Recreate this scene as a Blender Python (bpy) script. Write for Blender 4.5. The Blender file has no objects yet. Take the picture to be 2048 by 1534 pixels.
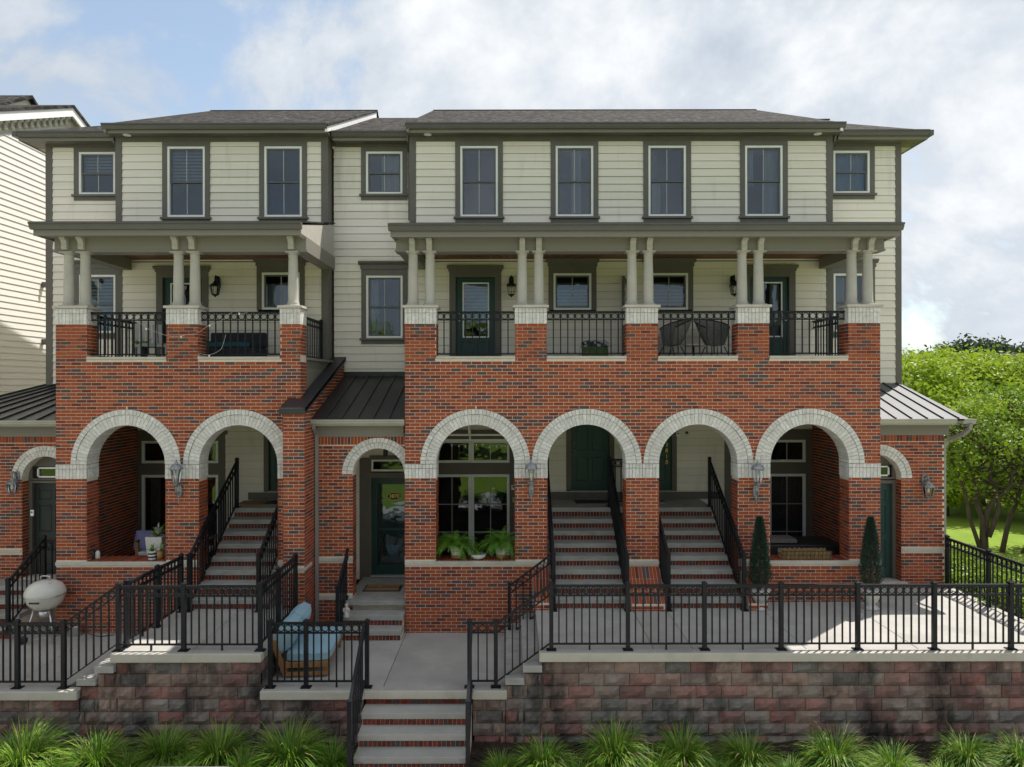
import bpy, math, random
from mathutils import Vector, Matrix, noise
random.seed(7)
R = math.radians
scene = bpy.context.scene
COL = scene.collection

# ------------------------------------------------------------------ camera, sky, sun, exposure
F, CX, CY, D0, HC = 1420.0, 1024.0, 770.0, 14.06, 4.3     # focal length in photo pixels, distance to brick front, eye height
cam = bpy.data.cameras.new('camera'); camo = bpy.data.objects.new('camera', cam); COL.objects.link(camo)
camo.location = (0, -D0, HC); camo.rotation_euler = (R(90), R(0.1), 0)
cam.sensor_fit = 'HORIZONTAL'; cam.sensor_width = 36; cam.lens = 36*F/2048; cam.shift_y = 3/2048
cam.clip_start = .1; cam.clip_end = 2000
scene.camera = camo
SUN_AZ, SUN_EL = 43, 60            # degrees from +X towards +Y, elevation: the sun stands behind the house, to the right
sd = Vector((math.cos(R(SUN_AZ))*math.cos(R(SUN_EL)), math.sin(R(SUN_AZ))*math.cos(R(SUN_EL)), math.sin(R(SUN_EL))))
sun = bpy.data.lights.new('sun', 'SUN'); sun.energy = 2.45; sun.angle = R(.6); sun.color = (1, .955, .89)
suno = bpy.data.objects.new('sun', sun); COL.objects.link(suno); suno.location = (30, 30, 60)
suno.rotation_euler = (-sd).to_track_quat('-Z', 'Y').to_euler()
W = bpy.data.worlds.new('World'); scene.world = W; W.use_nodes = True
nt = W.node_tree; nt.nodes.clear()
def WN(t, **k):
    n = nt.nodes.new(t)
    for a, b in k.items(): setattr(n, a, b)
    return n
def wmath(op, a, b=None):
    n = WN('ShaderNodeMath', operation=op)
    for i, v in enumerate((a, b)):
        if v is None: continue
        if isinstance(v, (int, float)): n.inputs[i].default_value = v
        else: nt.links.new(v, n.inputs[i])
    return n.outputs[0]
def wramp(src, stops):
    n = WN('ShaderNodeValToRGB'); e = n.color_ramp.elements
    while len(e) < len(stops): e.new(.5)
    for i, (p, c) in enumerate(stops): e[i].position = p; e[i].color = c if len(c) == 4 else (*c, 1)
    nt.links.new(src, n.inputs[0]); return n.outputs[0]
sky = WN('ShaderNodeTexSky', sky_type='NISHITA'); sky.sun_disc = False
sky.sun_elevation = R(SUN_EL); sky.sun_rotation = R(90-SUN_AZ); sky.air_density = 1.0; sky.dust_density = .5; sky.ozone_density = 1.5
tc = WN('ShaderNodeTexCoord'); sp = WN('ShaderNodeSeparateXYZ'); nt.links.new(tc.outputs['Generated'], sp.inputs[0])
def wnoise(loc, stretch, scale, detail, rough, dist=0.0, vec=None):
    m_ = WN('ShaderNodeMapping'); m_.inputs['Location'].default_value = loc; m_.inputs['Scale'].default_value = stretch; nt.links.new(vec or tc.outputs['Generated'], m_.inputs[0])
    n_ = WN('ShaderNodeTexNoise'); n_.inputs['Scale'].default_value = scale; n_.inputs['Detail'].default_value = detail; n_.inputs['Roughness'].default_value = rough; n_.inputs['Distortion'].default_value = dist
    nt.links.new(m_.outputs[0], n_.inputs['Vector']); return n_.outputs[0]
CL = (-8, -2, 9)
puff = wnoise(CL, (1, 1, 1.5), 3.0, 12, .60, .25)                       # cumulus heaps
veil = wnoise((CL[0]+5, CL[1]+2, CL[2]), (1, 1, 1.3), 1.5, 5, .5)       # broad grey-blue undersides
cover = wramp(puff, [(.375, (.3, .3, .3)), (.46, (1, 1, 1))])
lit = wmath('ADD', wmath('MULTIPLY', puff, .85), wmath('MULTIPLY', veil, .5))
ccol = wramp(lit, [(.60, (2.0, 2.25, 2.6)), (.71, (2.6, 2.8, 3.05)), (.83, (3.7, 3.75, 3.8))])
mx = WN('ShaderNodeMixRGB'); nt.links.new(cover, mx.inputs[0]); nt.links.new(ccol, mx.inputs[2])
sb = WN('ShaderNodeMixRGB', blend_type='MULTIPLY'); sb.inputs[0].default_value = 1; sb.inputs[2].default_value = (.78, .74, .66, 1)
nt.links.new(sky.outputs[0], sb.inputs[1]); nt.links.new(sb.outputs[0], mx.inputs[1])
bg = WN('ShaderNodeBackground'); bg.inputs['Strength'].default_value = .1; nt.links.new(mx.outputs[0], bg.inputs[0])
wo = WN('ShaderNodeOutputWorld'); nt.links.new(bg.outputs[0], wo.inputs[0])
vs = scene.view_settings; vs.view_transform = 'Standard'; vs.look = 'None'; vs.gamma = 1; vs.exposure = 1.5; vs.use_curve_mapping = False
scene.render.engine = 'CYCLES'

# ------------------------------------------------------------------ helpers
def PX(px, D): return (px-CX)*D/F           # photo column at distance D -> metres
def PZ(py, D): return HC+(CY-py)*D/F
def DY(D): return D-D0                      # distance from the eye -> world Y (brick front = 0)

class MB:
    def __init__(s): s.v = []; s.f = []; s.m = []
    def quad(s, a, b, c, d, m=0):
        n = len(s.v); s.v += [tuple(a), tuple(b), tuple(c), tuple(d)]; s.f.append((n, n+1, n+2, n+3)); s.m.append(m)
    def poly(s, pts, m=0):
        n = len(s.v); s.v += [tuple(p) for p in pts]; s.f.append(tuple(range(n, n+len(pts)))); s.m.append(m)
    def box(s, x0, x1, y0, y1, z0, z1, m=0):
        if x0 > x1: x0, x1 = x1, x0
        if y0 > y1: y0, y1 = y1, y0
        if z0 > z1: z0, z1 = z1, z0
        n = len(s.v)
        s.v += [(x0,y0,z0),(x1,y0,z0),(x1,y1,z0),(x0,y1,z0),(x0,y0,z1),(x1,y0,z1),(x1,y1,z1),(x0,y1,z1)]
        for f in ((0,3,2,1),(4,5,6,7),(0,1,5,4),(1,2,6,5),(2,3,7,6),(3,0,4,7)):
            s.f.append(tuple(n+i for i in f)); s.m.append(m)
        return s
    def hexa(s, p, m=0):        # 8 corners, bottom ring then top ring (same order as box)
        n = len(s.v); s.v += [tuple(q) for q in p]
        for f in ((0,3,2,1),(4,5,6,7),(0,1,5,4),(1,2,6,5),(2,3,7,6),(3,0,4,7)):
            s.f.append(tuple(n+i for i in f)); s.m.append(m)
        return s
    def prism(s, pts, axis, a, b, m=0):     # 2-D outline swept along an axis; x: (y,z), y: (x,z), z: (x,y)
        def P(p, t): return (t, p[0], p[1]) if axis == 'x' else ((p[0], t, p[1]) if axis == 'y' else (p[0], p[1], t))
        n = len(s.v); k = len(pts)
        s.v += [P(p, a) for p in pts]+[P(p, b) for p in pts]
        s.f.append(tuple(range(n+k-1, n-1, -1))); s.m.append(m); s.f.append(tuple(range(n+k, n+2*k))); s.m.append(m)
        for i in range(k):
            j = (i+1) % k; s.f.append((n+i, n+j, n+k+j, n+k+i)); s.m.append(m)
        return s
    def tube(s, path, r, n=8, m=0, cap=True):
        path = [Vector(p) for p in path]; base = len(s.v); rs = r if isinstance(r, (list, tuple)) else [r]*len(path)
        up = Vector((0, 0, 1)); last = None
        for i, p in enumerate(path):
            t = (path[min(i+1, len(path)-1)]-path[max(i-1, 0)]).normalized()
            a = last if last is not None else (up.cross(t) if abs(t.z) < .95 else Vector((1, 0, 0)))
            a = (a-t*a.dot(t)).normalized(); b = t.cross(a); last = a
            for k in range(n):
                w = 2*math.pi*(k+.5)/n; s.v.append(tuple(p+(a*math.cos(w)+b*math.sin(w))*rs[i]))
        for i in range(len(path)-1):
            for k in range(n):
                q = (k+1) % n
                s.f.append((base+i*n+k, base+i*n+q, base+(i+1)*n+q, base+(i+1)*n+k)); s.m.append(m)
        if cap:
            s.f.append(tuple(base+k for k in reversed(range(n)))); s.m.append(m)
            e = base+(len(path)-1)*n; s.f.append(tuple(e+k for k in range(n))); s.m.append(m)
        return s
    def lathe(s, prof, c=(0, 0, 0), n=16, m=0, squash=(1, 1)):
        base = len(s.v)
        for r, z in prof:
            for k in range(n):
                w = 2*math.pi*(k+.5)/n; s.v.append((c[0]+r*math.cos(w)*squash[0], c[1]+r*math.sin(w)*squash[1], c[2]+z))
        for i in range(len(prof)-1):
            for k in range(n):
                q = (k+1) % n; s.f.append((base+i*n+k, base+i*n+q, base+(i+1)*n+q, base+(i+1)*n+k)); s.m.append(m)
        s.f.append(tuple(base+k for k in reversed(range(n)))); s.m.append(m)
        e = base+(len(prof)-1)*n; s.f.append(tuple(e+k for k in range(n))); s.m.append(m)
        return s
    def mesh(s, name, mats, off=(0, 0, 0), smooth=False):
        me = bpy.data.meshes.new(name)
        ox, oy, oz = off
        me.from_pydata([(x-ox, y-oy, z-oz) for x, y, z in s.v], [], s.f)
        for mt in (mats if isinstance(mats, (list, tuple)) else [mats]): me.materials.append(mt)
        if any(s.m): me.polygons.foreach_set('material_index', s.m)
        if smooth: me.polygons.foreach_set('use_smooth', [True]*len(me.polygons))
        me.update(); return me

def origin(o):
    v = Vector((0, 0, 0))
    while o is not None: v += o.location; o = o.parent
    return v
def link(name, data, parent=None, loc=None):
    o = bpy.data.objects.new(name, data); COL.objects.link(o)
    if parent is not None: o.parent = parent
    if loc is not None: o.location = loc
    return o
def tag(o, label=None, cat=None, group=None, kind=None):
    for k, v in (('label', label), ('category', cat), ('group', group), ('kind', kind)):
        if v: o[k] = v
    return o
def thing(name, label, cat, loc=(0, 0, 0), rz=0, group=None):
    o = link(name, None, None, loc); o.rotation_euler = (0, 0, rz); o.empty_display_size = .2
    return tag(o, label, cat, group)
def bevel(o, w=.01, seg=2):
    m = o.modifiers.new('bevel', 'BEVEL'); m.width = w; m.segments = seg; m.limit_method = 'ANGLE'; return o
def part(name, mb, mats, parent, smooth=False, local=False, kind=None, label=None, bev=0):
    """a part: its shape is given in world coordinates (or in the thing's own with local=True)"""
    off = (0, 0, 0) if local else tuple(origin(parent))
    o = link(name, mb.mesh(name, mats, off, smooth), parent)
    if kind: o['kind'] = kind
    if label: o['label'] = label
    if bev: bevel(o, bev)
    return o
def inst(name, me, parent, wloc, scale=None, rot=None, local=False):
    """one more piece that shares mesh data"""
    o = link(name, me, parent)
    o.location = Vector(wloc) if local else Vector(wloc)-origin(parent)
    if scale is not None: o.scale = scale
    if rot is not None: o.rotation_euler = rot
    return o
def solo(name, mb, mats, label, cat, loc, smooth=False, group=None, kind=None, local=False, bev=0):
    o = link(name, mb.mesh(name, mats, (0, 0, 0) if local else loc, smooth), None, loc); tag(o, label, cat, group, kind)
    if bev: bevel(o, bev)
    return o
def copy_tree(o, parent=None):
    c = o.copy(); COL.objects.link(c); c.parent = parent
    for ch in list(o.children): copy_tree(ch, c)
    return c

# ------------------------------------------------------------------ materials
MATS = {}
def mat(name, col, rough=.6, var=None, bump=None, metal=0, spec=.5, dirt=None, trans=0, speck=None, objvar=0):
    """col: base colour; var=(scale, second colour, contrast[, stretch]); bump=(scale, strength); dirt=(scale, colour, low, high, stretch)"""
    m = bpy.data.materials.new(name); m.use_nodes = True; t = m.node_tree; b = t.nodes['Principled BSDF']
    b.inputs['Roughness'].default_value = rough; b.inputs['Metallic'].default_value = metal; b.inputs['Specular IOR Level'].default_value = spec
    b.inputs['Base Color'].default_value = (*col, 1)
    geo = t.nodes.new('ShaderNodeNewGeometry'); out = None
    def nz(scale, detail=4, stretch=(1, 1, 1), rough_=.6):
        mp = t.nodes.new('ShaderNodeMapping'); mp.inputs['Scale'].default_value = stretch; t.links.new(geo.outputs['Position'], mp.inputs[0])
        n = t.nodes.new('ShaderNodeTexNoise'); n.inputs['Scale'].default_value = scale; n.inputs['Detail'].default_value = detail; n.inputs['Roughness'].default_value = rough_
        t.links.new(mp.outputs[0], n.inputs['Vector']); return n.outputs[0]
    def ramp(src, a, bb):
        r = t.nodes.new('ShaderNodeMapRange'); r.inputs[1].default_value = a; r.inputs[2].default_value = bb; t.links.new(src, r.inputs[0]); return r.outputs[0]
    def mix(fac, c1, c2):
        x = t.nodes.new('ShaderNodeMixRGB'); t.links.new(fac, x.inputs[0])
        for i, c in ((1, c1), (2, c2)):
            if isinstance(c, tuple): x.inputs[i].default_value = (*c, 1)
            else: t.links.new(c, x.inputs[i])
        return x.outputs[0]
    cur = col
    if var:
        c = var[2] if len(var) > 2 else .18
        cur = mix(ramp(nz(var[0], 5, var[3] if len(var) > 3 else (1, 1, 1)), .5-c, .5+c), cur, var[1])
    if dirt:
        cur = mix(ramp(nz(dirt[0], 6, dirt[4] if len(dirt) > 4 else (1, 1, 1)), dirt[2], dirt[3]), cur, dirt[1])
    if speck: cur = mix(ramp(nz(speck[0], 2), speck[2], speck[2]+.05), cur, speck[1])
    if objvar:
        oi = t.nodes.new('ShaderNodeObjectInfo'); mr = t.nodes.new('ShaderNodeMapRange'); mr.inputs[3].default_value = 1-objvar; mr.inputs[4].default_value = 1+objvar; t.links.new(oi.outputs['Random'], mr.inputs[0])
        hs = t.nodes.new('ShaderNodeHueSaturation'); t.links.new(mr.outputs[0], hs.inputs['Value'])
        if isinstance(cur, tuple): hs.inputs['Color'].default_value = (*cur, 1)
        else: t.links.new(cur, hs.inputs['Color'])
        cur = hs.outputs[0]
    if not isinstance(cur, tuple): t.links.new(cur, b.inputs['Base Color'])
    if bump:
        bp = t.nodes.new('ShaderNodeBump'); bp.inputs['Strength'].default_value = bump[1]; bp.inputs['Distance'].default_value = .01
        t.links.new(nz(bump[0], 6), bp.inputs['Height']); t.links.new(bp.outputs[0], b.inputs['Normal'])
    if trans:
        tr = t.nodes.new('ShaderNodeBsdfTranslucent'); ms = t.nodes.new('ShaderNodeMixShader'); ms.inputs[0].default_value = trans
        if isinstance(cur, tuple): tr.inputs[0].default_value = (*cur, 1)
        else: t.links.new(cur, tr.inputs[0])
        t.links.new(b.outputs[0], ms.inputs[1]); t.links.new(tr.outputs[0], ms.inputs[2]); t.links.new(ms.outputs[0], t.nodes['Material Output'].inputs[0])
    MATS[name] = m; return m
def glass_mat(name, tint, refl_rough=.02, wav=.0, ior=1.92):
    m = bpy.data.materials.new(name); m.use_nodes = True; t = m.node_tree; t.nodes.clear()
    o = t.nodes.new('ShaderNodeOutputMaterial'); tr = t.nodes.new('ShaderNodeBsdfTransparent'); tr.inputs[0].default_value = (*tint, 1)
    g = t.nodes.new('ShaderNodeBsdfGlossy'); g.inputs['Roughness'].default_value = refl_rough
    fr = t.nodes.new('ShaderNodeFresnel'); fr.inputs[0].default_value = ior; g.inputs['Color'].default_value = (.80, .90, 1, 1)
    ms = t.nodes.new('ShaderNodeMixShader'); t.links.new(fr.outputs[0], ms.inputs[0]); t.links.new(tr.outputs[0], ms.inputs[1]); t.links.new(g.outputs[0], ms.inputs[2])
    t.links.new(ms.outputs[0], o.inputs[0])
    if wav:
        n = t.nodes.new('ShaderNodeTexNoise'); n.inputs['Scale'].default_value = 2.2; ge = t.nodes.new('ShaderNodeNewGeometry'); t.links.new(ge.outputs['Position'], n.inputs['Vector'])
        bp = t.nodes.new('ShaderNodeBump'); bp.inputs['Strength'].default_value = wav; bp.inputs['Distance'].default_value = .02; t.links.new(n.outputs[0], bp.inputs['Height'])
        t.links.new(bp.outputs[0], g.inputs['Normal'])
    MATS[name] = m; return m
M = MATS
BR = []
for i, (c, c2) in enumerate((((.36,.080,.024),(.29,.060,.022)), ((.28,.058,.023),(.36,.086,.030)), ((.19,.038,.020),(.26,.056,.026)),
                             ((.12,.028,.019),(.17,.040,.025)), ((.115,.058,.052),(.16,.056,.043)), ((.080,.056,.057),(.11,.066,.060)))):
    BR.append(mat('brick_%d' % i, c, .75, (38, c2, .2), (120, .35), spec=.3, dirt=(.9, tuple(.62*q+g_ for q, g_ in zip(c, (.12, .095, .085))), .66, 1.05, (1, 1, 1.6))))
BW = [38, 31, 20, 11, 11, 9]
def tone(): return random.choices(range(6), BW)[0]
mat('mortar', (.76,.66,.56), .9, (9, (.66,.55,.46)), (90, .3), spec=.2)
mat('white_brick', (.70,.675,.635), .8, (16, (.54,.515,.48), .16), (60, .5), spec=.3)
mat('white_brick_light', (.78,.76,.72), .8, (20, (.60,.58,.54), .14), (60, .5), spec=.3)
mat('grey_mortar', (.30,.28,.25), .9, (12, (.24,.22,.2)), spec=.2)
mat('limestone', (.56,.52,.45), .8, (5, (.46,.425,.365), .2), (70, .25), spec=.3)
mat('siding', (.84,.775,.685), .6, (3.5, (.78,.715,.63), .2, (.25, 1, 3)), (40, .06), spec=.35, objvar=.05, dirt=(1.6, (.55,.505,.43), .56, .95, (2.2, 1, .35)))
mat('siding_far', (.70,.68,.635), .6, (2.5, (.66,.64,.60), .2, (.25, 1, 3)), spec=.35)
mat('trim', (.145,.132,.113), .55, (4, (.122,.111,.095), .2), (60, .05), spec=.4)
mat('beam', (.22,.20,.165), .55, (3, (.205,.194,.165), .2), spec=.4)
mat('column', (.47,.445,.39), .6, (5, (.41,.385,.335), .2), (50, .08), spec=.35)
mat('gutter', (.105,.098,.088), .4, (3, (.09,.084,.075)), spec=.5)
mat('gutter_light', (.42,.40,.34), .45, (3, (.36,.345,.295)), spec=.5)
mat('downspout_grey', (.27,.26,.245), .45, (3, (.23,.22,.205)), spec=.5)
mat('white_vinyl', (.86,.86,.845), .4, (5, (.80,.80,.785)), spec=.5)
mat('sash', (.115,.117,.118), .45, (6, (.10,.10,.102)), spec=.5)
mat('muntin', (.42,.43,.43), .45, (6, (.38,.38,.38)))
mat('room', (.055,.052,.05), .9, (2, (.035,.034,.034)))
mat('curtain', (.42,.44,.46), .9, (14, (.30,.32,.34), .15, (1, 1, .05)))
mat('curtain_dark', (.13,.13,.13), .9, (16, (.08,.08,.085), .15, (1, 1, .05)))
mat('blind', (.34,.37,.39), .7, (3, (.29,.32,.34)))
glass_mat('glass', (.72, .78, .84), .02, .16)
glass_mat('glass_wavy', (.72, .78, .80), .015, .35)
glass_mat('lamp_glass', (.93, .92, .88), .05, .0, 1.3)
mat('iron', (.008,.009,.012), .45, (8, (.015,.016,.019)), spec=.22)
mat('door_green_shaded', (.010,.018,.018), .4, (3, (.013,.022,.022)), spec=.4)  # door_green darkened: the shadow over the left wing door is put into its colour
mat('door_green', (.008,.046,.045), .42, (3, (.010,.053,.050)), spec=.5)
mat('brass', (.55,.40,.13), .3, metal=1)
mat('nickel', (.55,.54,.52), .3, metal=1)
mat('lamp_pewter', (.20,.21,.22), .45, (30, (.34,.35,.36), .1), metal=.55)
mat('lamp_white', (.50,.50,.49), .45, (30, (.36,.36,.36), .12), metal=.2)
mat('concrete', (.42,.40,.37), .85, (2.2, (.35,.335,.31), .22), (130, .25), spec=.25, dirt=(1.4, (.30,.287,.26), .48, .78), objvar=.06)
mat('concrete_tread', (.40,.385,.355), .85, (4, (.31,.30,.28), .2), (110, .35), spec=.25, dirt=(5, (.21,.205,.19), .54, .78, (.6, 1, 2)), objvar=.07)
mat('concrete_cap', (.52,.485,.415), .85, (3, (.44,.41,.345), .2), (90, .3), spec=.25, dirt=(2.5, (.34,.32,.26), .58, .85))
mat('joint', (.09,.085,.08), .95, (20, (.07,.066,.06)))
mat('shingle', (.020,.018,.017), .95, (9, (.085,.077,.070), .10, (1, .45, 1)), (20, 1), spec=.1, dirt=(5, (.022,.020,.019), .48, .62, (1, .5, 1)))
mat('metal_roof', (.035,.035,.034), .42, (1.6, (.05,.05,.047), .2), spec=.5, metal=.3)
mat('metal_roof_sunlit', (.10,.10,.105), .55, (1.6, (.12,.12,.122), .2), spec=.35)  # paler copy of metal_roof; the sunlit look is put into its colour
mat('flashing', (.022,.024,.028), .4, (2, (.04,.041,.043), .2), spec=.5)
mat('wood_ceiling', (.24,.098,.045), .6, (6, (.16,.065,.03), .2, (.2, 3, 1)))
mat('ceiling_cream', (.40,.375,.26), .7, (2, (.36,.335,.235)))
mat('grey_floor', (.20,.19,.175), .85, (3, (.16,.15,.14)))
for i, (c, c2) in enumerate((((.27,.225,.195),(.20,.14,.12)), ((.215,.195,.178),(.13,.115,.105)), ((.31,.158,.135),(.20,.125,.112)),
                             ((.28,.122,.104),(.18,.105,.094)), ((.31,.225,.185),(.22,.145,.12)))):
    mat('block_%d' % i, c, .9, (3.2, c2, .10), (55, 1.0), spec=.25, dirt=(1.7, (.040,.033,.031), .49, .66, (1, 1, .32)), speck=(70, (.55,.52,.48), .70), objvar=.10)
mat('block_joint', (.26,.225,.19), .95, (3, (.05,.045,.04), .2))
mat('mulch', (.030,.022,.017), .95, (30, (.06,.045,.034), .15), (25, 1.0), spec=.2)
mat('mulch_chip', (.055,.040,.030), .9, (9, (.028,.021,.017), .2), spec=.2)
mat('lawn', (.19,.27,.026), .9, (1.2, (.13,.21,.02), .2), (60, .8), spec=.2, dirt=(.5, (.19,.23,.04), .5, .8))
mat('street_bounce_concrete', (.52,.50,.47), .9, (4, (.44,.42,.39), .15), (90, .5), spec=.3)  # kept pale so the unseen paving bounces sunlight onto the facade
mat('path', (.46,.40,.36), .9, (3, (.40,.345,.31)), (90, .2))
mat('grass_dark', (.075,.185,.016), .5, (6, (.06,.15,.014), .2), spec=.35, trans=.3)
mat('grass_mid', (.17,.32,.026), .5, (6, (.13,.26,.022), .2), spec=.35, trans=.3)
mat('grass_light', (.36,.47,.07), .5, (6, (.27,.40,.05), .2), spec=.35, trans=.3)
mat('grass_dry', (.27,.21,.11), .7, (6, (.20,.15,.08), .2))
mat('leaf_a', (.19,.30,.024), .45, (2, (.24,.34,.03), .2), spec=.4, trans=.4)
mat('leaf_b', (.10,.185,.018), .45, (2, (.13,.22,.02), .2), spec=.4, trans=.4)
mat('leaf_lime', (.31,.40,.03), .5, (1, (.25,.35,.026), .2), spec=.35, trans=.4)
mat('leaf_lime_b', (.22,.32,.026), .5, (1, (.26,.36,.028), .2), spec=.35, trans=.4)
mat('leaf_far', (.045,.075,.030), .6, (.2, (.062,.092,.036), .2), spec=.2, trans=.2)
mat('fern', (.14,.32,.03), .5, (8, (.21,.40,.045), .2), spec=.35, trans=.3)
mat('fern_b', (.075,.19,.02), .5, (8, (.10,.24,.026), .2), spec=.35, trans=.3)
mat('spruce', (.030,.062,.038), .6, (9, (.05,.085,.056), .2), spec=.25)
mat('spruce_b', (.048,.082,.066), .6, (9, (.03,.058,.042), .2), spec=.25)
mat('bark', (.060,.047,.034), .9, (9, (.10,.082,.06), .2, (1, 1, .3)), (30, .9), spec=.2)
mat('pot_white', (.70,.69,.66), .5, (6, (.62,.61,.58)))
mat('terracotta', (.34,.17,.07), .7, (6, (.28,.14,.06)))
mat('wood_warm', (.36,.185,.065), .55, (5, (.24,.115,.04), .2, (3, 3, .6)), (40, .1))
mat('cushion_blue', (.30,.46,.55), .85, (4, (.26,.41,.50)), (90, .1))
mat('pillow_lavender', (.235,.225,.41), .9, (5, (.20,.19,.36)), (90, .15))
mat('cloth_white', (.62,.61,.60), .9, (5, (.52,.51,.5)))
mat('enamel', (.66,.635,.57), .22, (3, (.59,.57,.51)), spec=.6)
mat('steel', (.60,.60,.60), .28, (12, (.50,.50,.50)), metal=1)
mat('dark_plastic', (.02,.02,.022), .5, (8, (.03,.03,.032)))
mat('coir', (.30,.20,.085), .95, (25, (.20,.13,.055), .2), (60, 1))
mat('coir_mat', (.36,.215,.09), .95, (60, (.29,.17,.07), .15), (90, .8))
mat('navy_fabric', (.022,.024,.032), .9, (9, (.03,.033,.042)), (80, .2))
mat('teal', (.012,.085,.115), .8, (6, (.015,.10,.135)))
mat('wicker', (.30,.285,.265), .8, (60, (.13,.122,.115), .06), (90, .8))
mat('bag_green', (.055,.10,.018), .7, (7, (.08,.13,.025)))
mat('print_cloth', (.45,.45,.47), .85, (14, (.02,.022,.035), .04))
mat('stone_white', (.60,.59,.55), .8, (20, (.44,.43,.4)), (60, .4))
mat('car_paint', (.16,.165,.175), .25, (2, (.15,.155,.165)), spec=.7)
mat('car_glass', (.012,.014,.016), .05, (2, (.014,.016,.018)), spec=.8)
mat('tyre', (.02,.02,.02), .85, (20, (.03,.03,.03)))
mat('yellow_leaf', (.42,.44,.04), .5, (9, (.33,.38,.04)), trans=.3)
mat('bulb', (.8,.78,.7), .2, (5, (.75,.73,.66)))
# ------------------------------------------------------------------ the ground
def sheet(name, x0, x1, y0, y1, z, m, nx=1, ny=1, f=None):
    mb = MB()
    for i in range(nx):
        for j in range(ny):
            a, b, c, d = x0+(x1-x0)*i/nx, x0+(x1-x0)*(i+1)/nx, y0+(y1-y0)*j/ny, y0+(y1-y0)*(j+1)/ny
            h = (lambda p, q: z) if f is None else f
            mb.quad((a, c, h(a, c)), (b, c, h(b, c)), (b, d, h(b, d)), (a, d, h(a, d)))
    o = link(name, mb.mesh(name, m), None); o['kind'] = 'structure'; return o
sheet('ground', -400, 400, -400, 600, -1.62, M['lawn'])
sheet('planting_bed', -16, 16, -5.2, -2.60, -1.45, M['mulch'], 64, 10, lambda x, y: -1.45+.03*noise.noise((x*2, y*2, 0))+.02*noise.noise((x*6, y*6, 3)))
mb = MB(); mb.box(-60, 60, -5.35, -5.2, -1.62, -1.47); o = link('kerb', mb.mesh('kerb', M['concrete_cap'])); o['kind'] = 'structure'
sheet('street', -60, 60, -17, -5.35, -1.60, M['street_bounce_concrete'])  # out of view; wide pale paving added as a light bounce for the house
sheet('lawn_terrace', 9.34, 400, -2.4, 500, -.32, M['lawn'], 60, 60, lambda x, y: -.32+.004*max(0, y-10)+.1*noise.noise((x*.15, y*.15, 0))*min(1, max(0, (y-3)/6)))
sheet('lawn_rear', -60, 9.34, 13.2, 500, -.32, M['lawn'])
sheet('lawn_rear_left', -60, -11.2, 3, 13.2, -.36, M['lawn'])
sheet('garden_path', 11.6, 13.0, -2.3, 4.2, -.24, M['path'])

# ------------------------------------------------------------------ bricks
BL, BH, CO, JT, ZB = .2032, .0562, .0677, .0115, -.64
def courses(z0, z1):
    c = math.ceil((z0-ZB)/CO-1e-6)
    while ZB+c*CO+BH <= z1+.012:
        yield c, ZB+c*CO, ZB+c*CO+BH; c += 1
def brick_field(mb, P0, U, N, z0, z1, segs, pick=None):
    """running bond on a vertical plane: P0 start (x,y), U along, N outwards; segs(zb,zt) -> free stretches (bottom/top start, bottom/top end)"""
    for c, zb, zt in courses(z0, z1):
        off = (c % 2)*BL/2
        for (b0, t0, b1, t1) in segs(zb, zt):
            lo, hi = min(b0, t0), max(b1, t1)
            k = math.floor((lo-off)/BL)
            while off+k*BL < hi-.012:
                u0, u1 = off+k*BL, off+k*BL+BL-JT; k += 1
                A = [max(u0, b0), max(u0, t0)]; B = [min(u1, b1), min(u1, t1)]
                if max(B[0]-A[0], B[1]-A[1]) < .03: continue
                B = [max(B[0], A[0]+.004), max(B[1], A[1]+.004)]
                tn = tone(); pr = .007+random.uniform(-.0015, .0018)
                if pick is not None and abs(A[0]-u0)+abs(A[1]-u0)+abs(B[0]-u1)+abs(B[1]-u1) < 1e-6 and pick(u0, zb): 
                    PICK.append((P0[0]+U[0]*u0, P0[1]+U[1]*u0, zb, tn)); continue
                def q(u, z, o): return (P0[0]+U[0]*u+N[0]*o, P0[1]+U[1]*u+N[1]*o, z)
                n = len(mb.v)
                mb.v += [q(A[0], zb, pr), q(B[0], zb, pr), q(B[1], zt, pr), q(A[1], zt, pr), q(A[0], zb, 0), q(B[0], zb, 0), q(B[1], zt, 0), q(A[1], zt, 0)]
                for f in ((0,1,2,3), (4,5,1,0), (1,5,6,2), (3,2,6,7), (4,0,3,7)):
                    mb.f.append(tuple(n+i for i in f)); mb.m.append(tn)
PICK = []
def free(spans, cuts):
    """stretches minus cuts, both as (bottom0, top0, bottom1, top1)"""
    for c in cuts:
        out = []
        for s in spans:
            if max(c[2], c[3]) <= min(s[0], s[1]) or min(c[0], c[1]) >= max(s[2], s[3]): out.append(s); continue
            if max(c[0], c[1])-min(s[0], s[1]) > .02: out.append((s[0], s[1], c[0], c[1]))
            if max(s[2], s[3])-min(c[2], c[3]) > .02: out.append((c[2], c[3], s[2], s[3]))
        spans = out
    return spans
def chord(cx, cz, r, z):
    h = r*r-max(0, z-cz)**2; h = math.sqrt(h) if h > 0 else 0
    return cx-h, cx+h
def flat_wall_segs(w): return lambda zb, zt: [(0, 0, w, w)]

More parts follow.
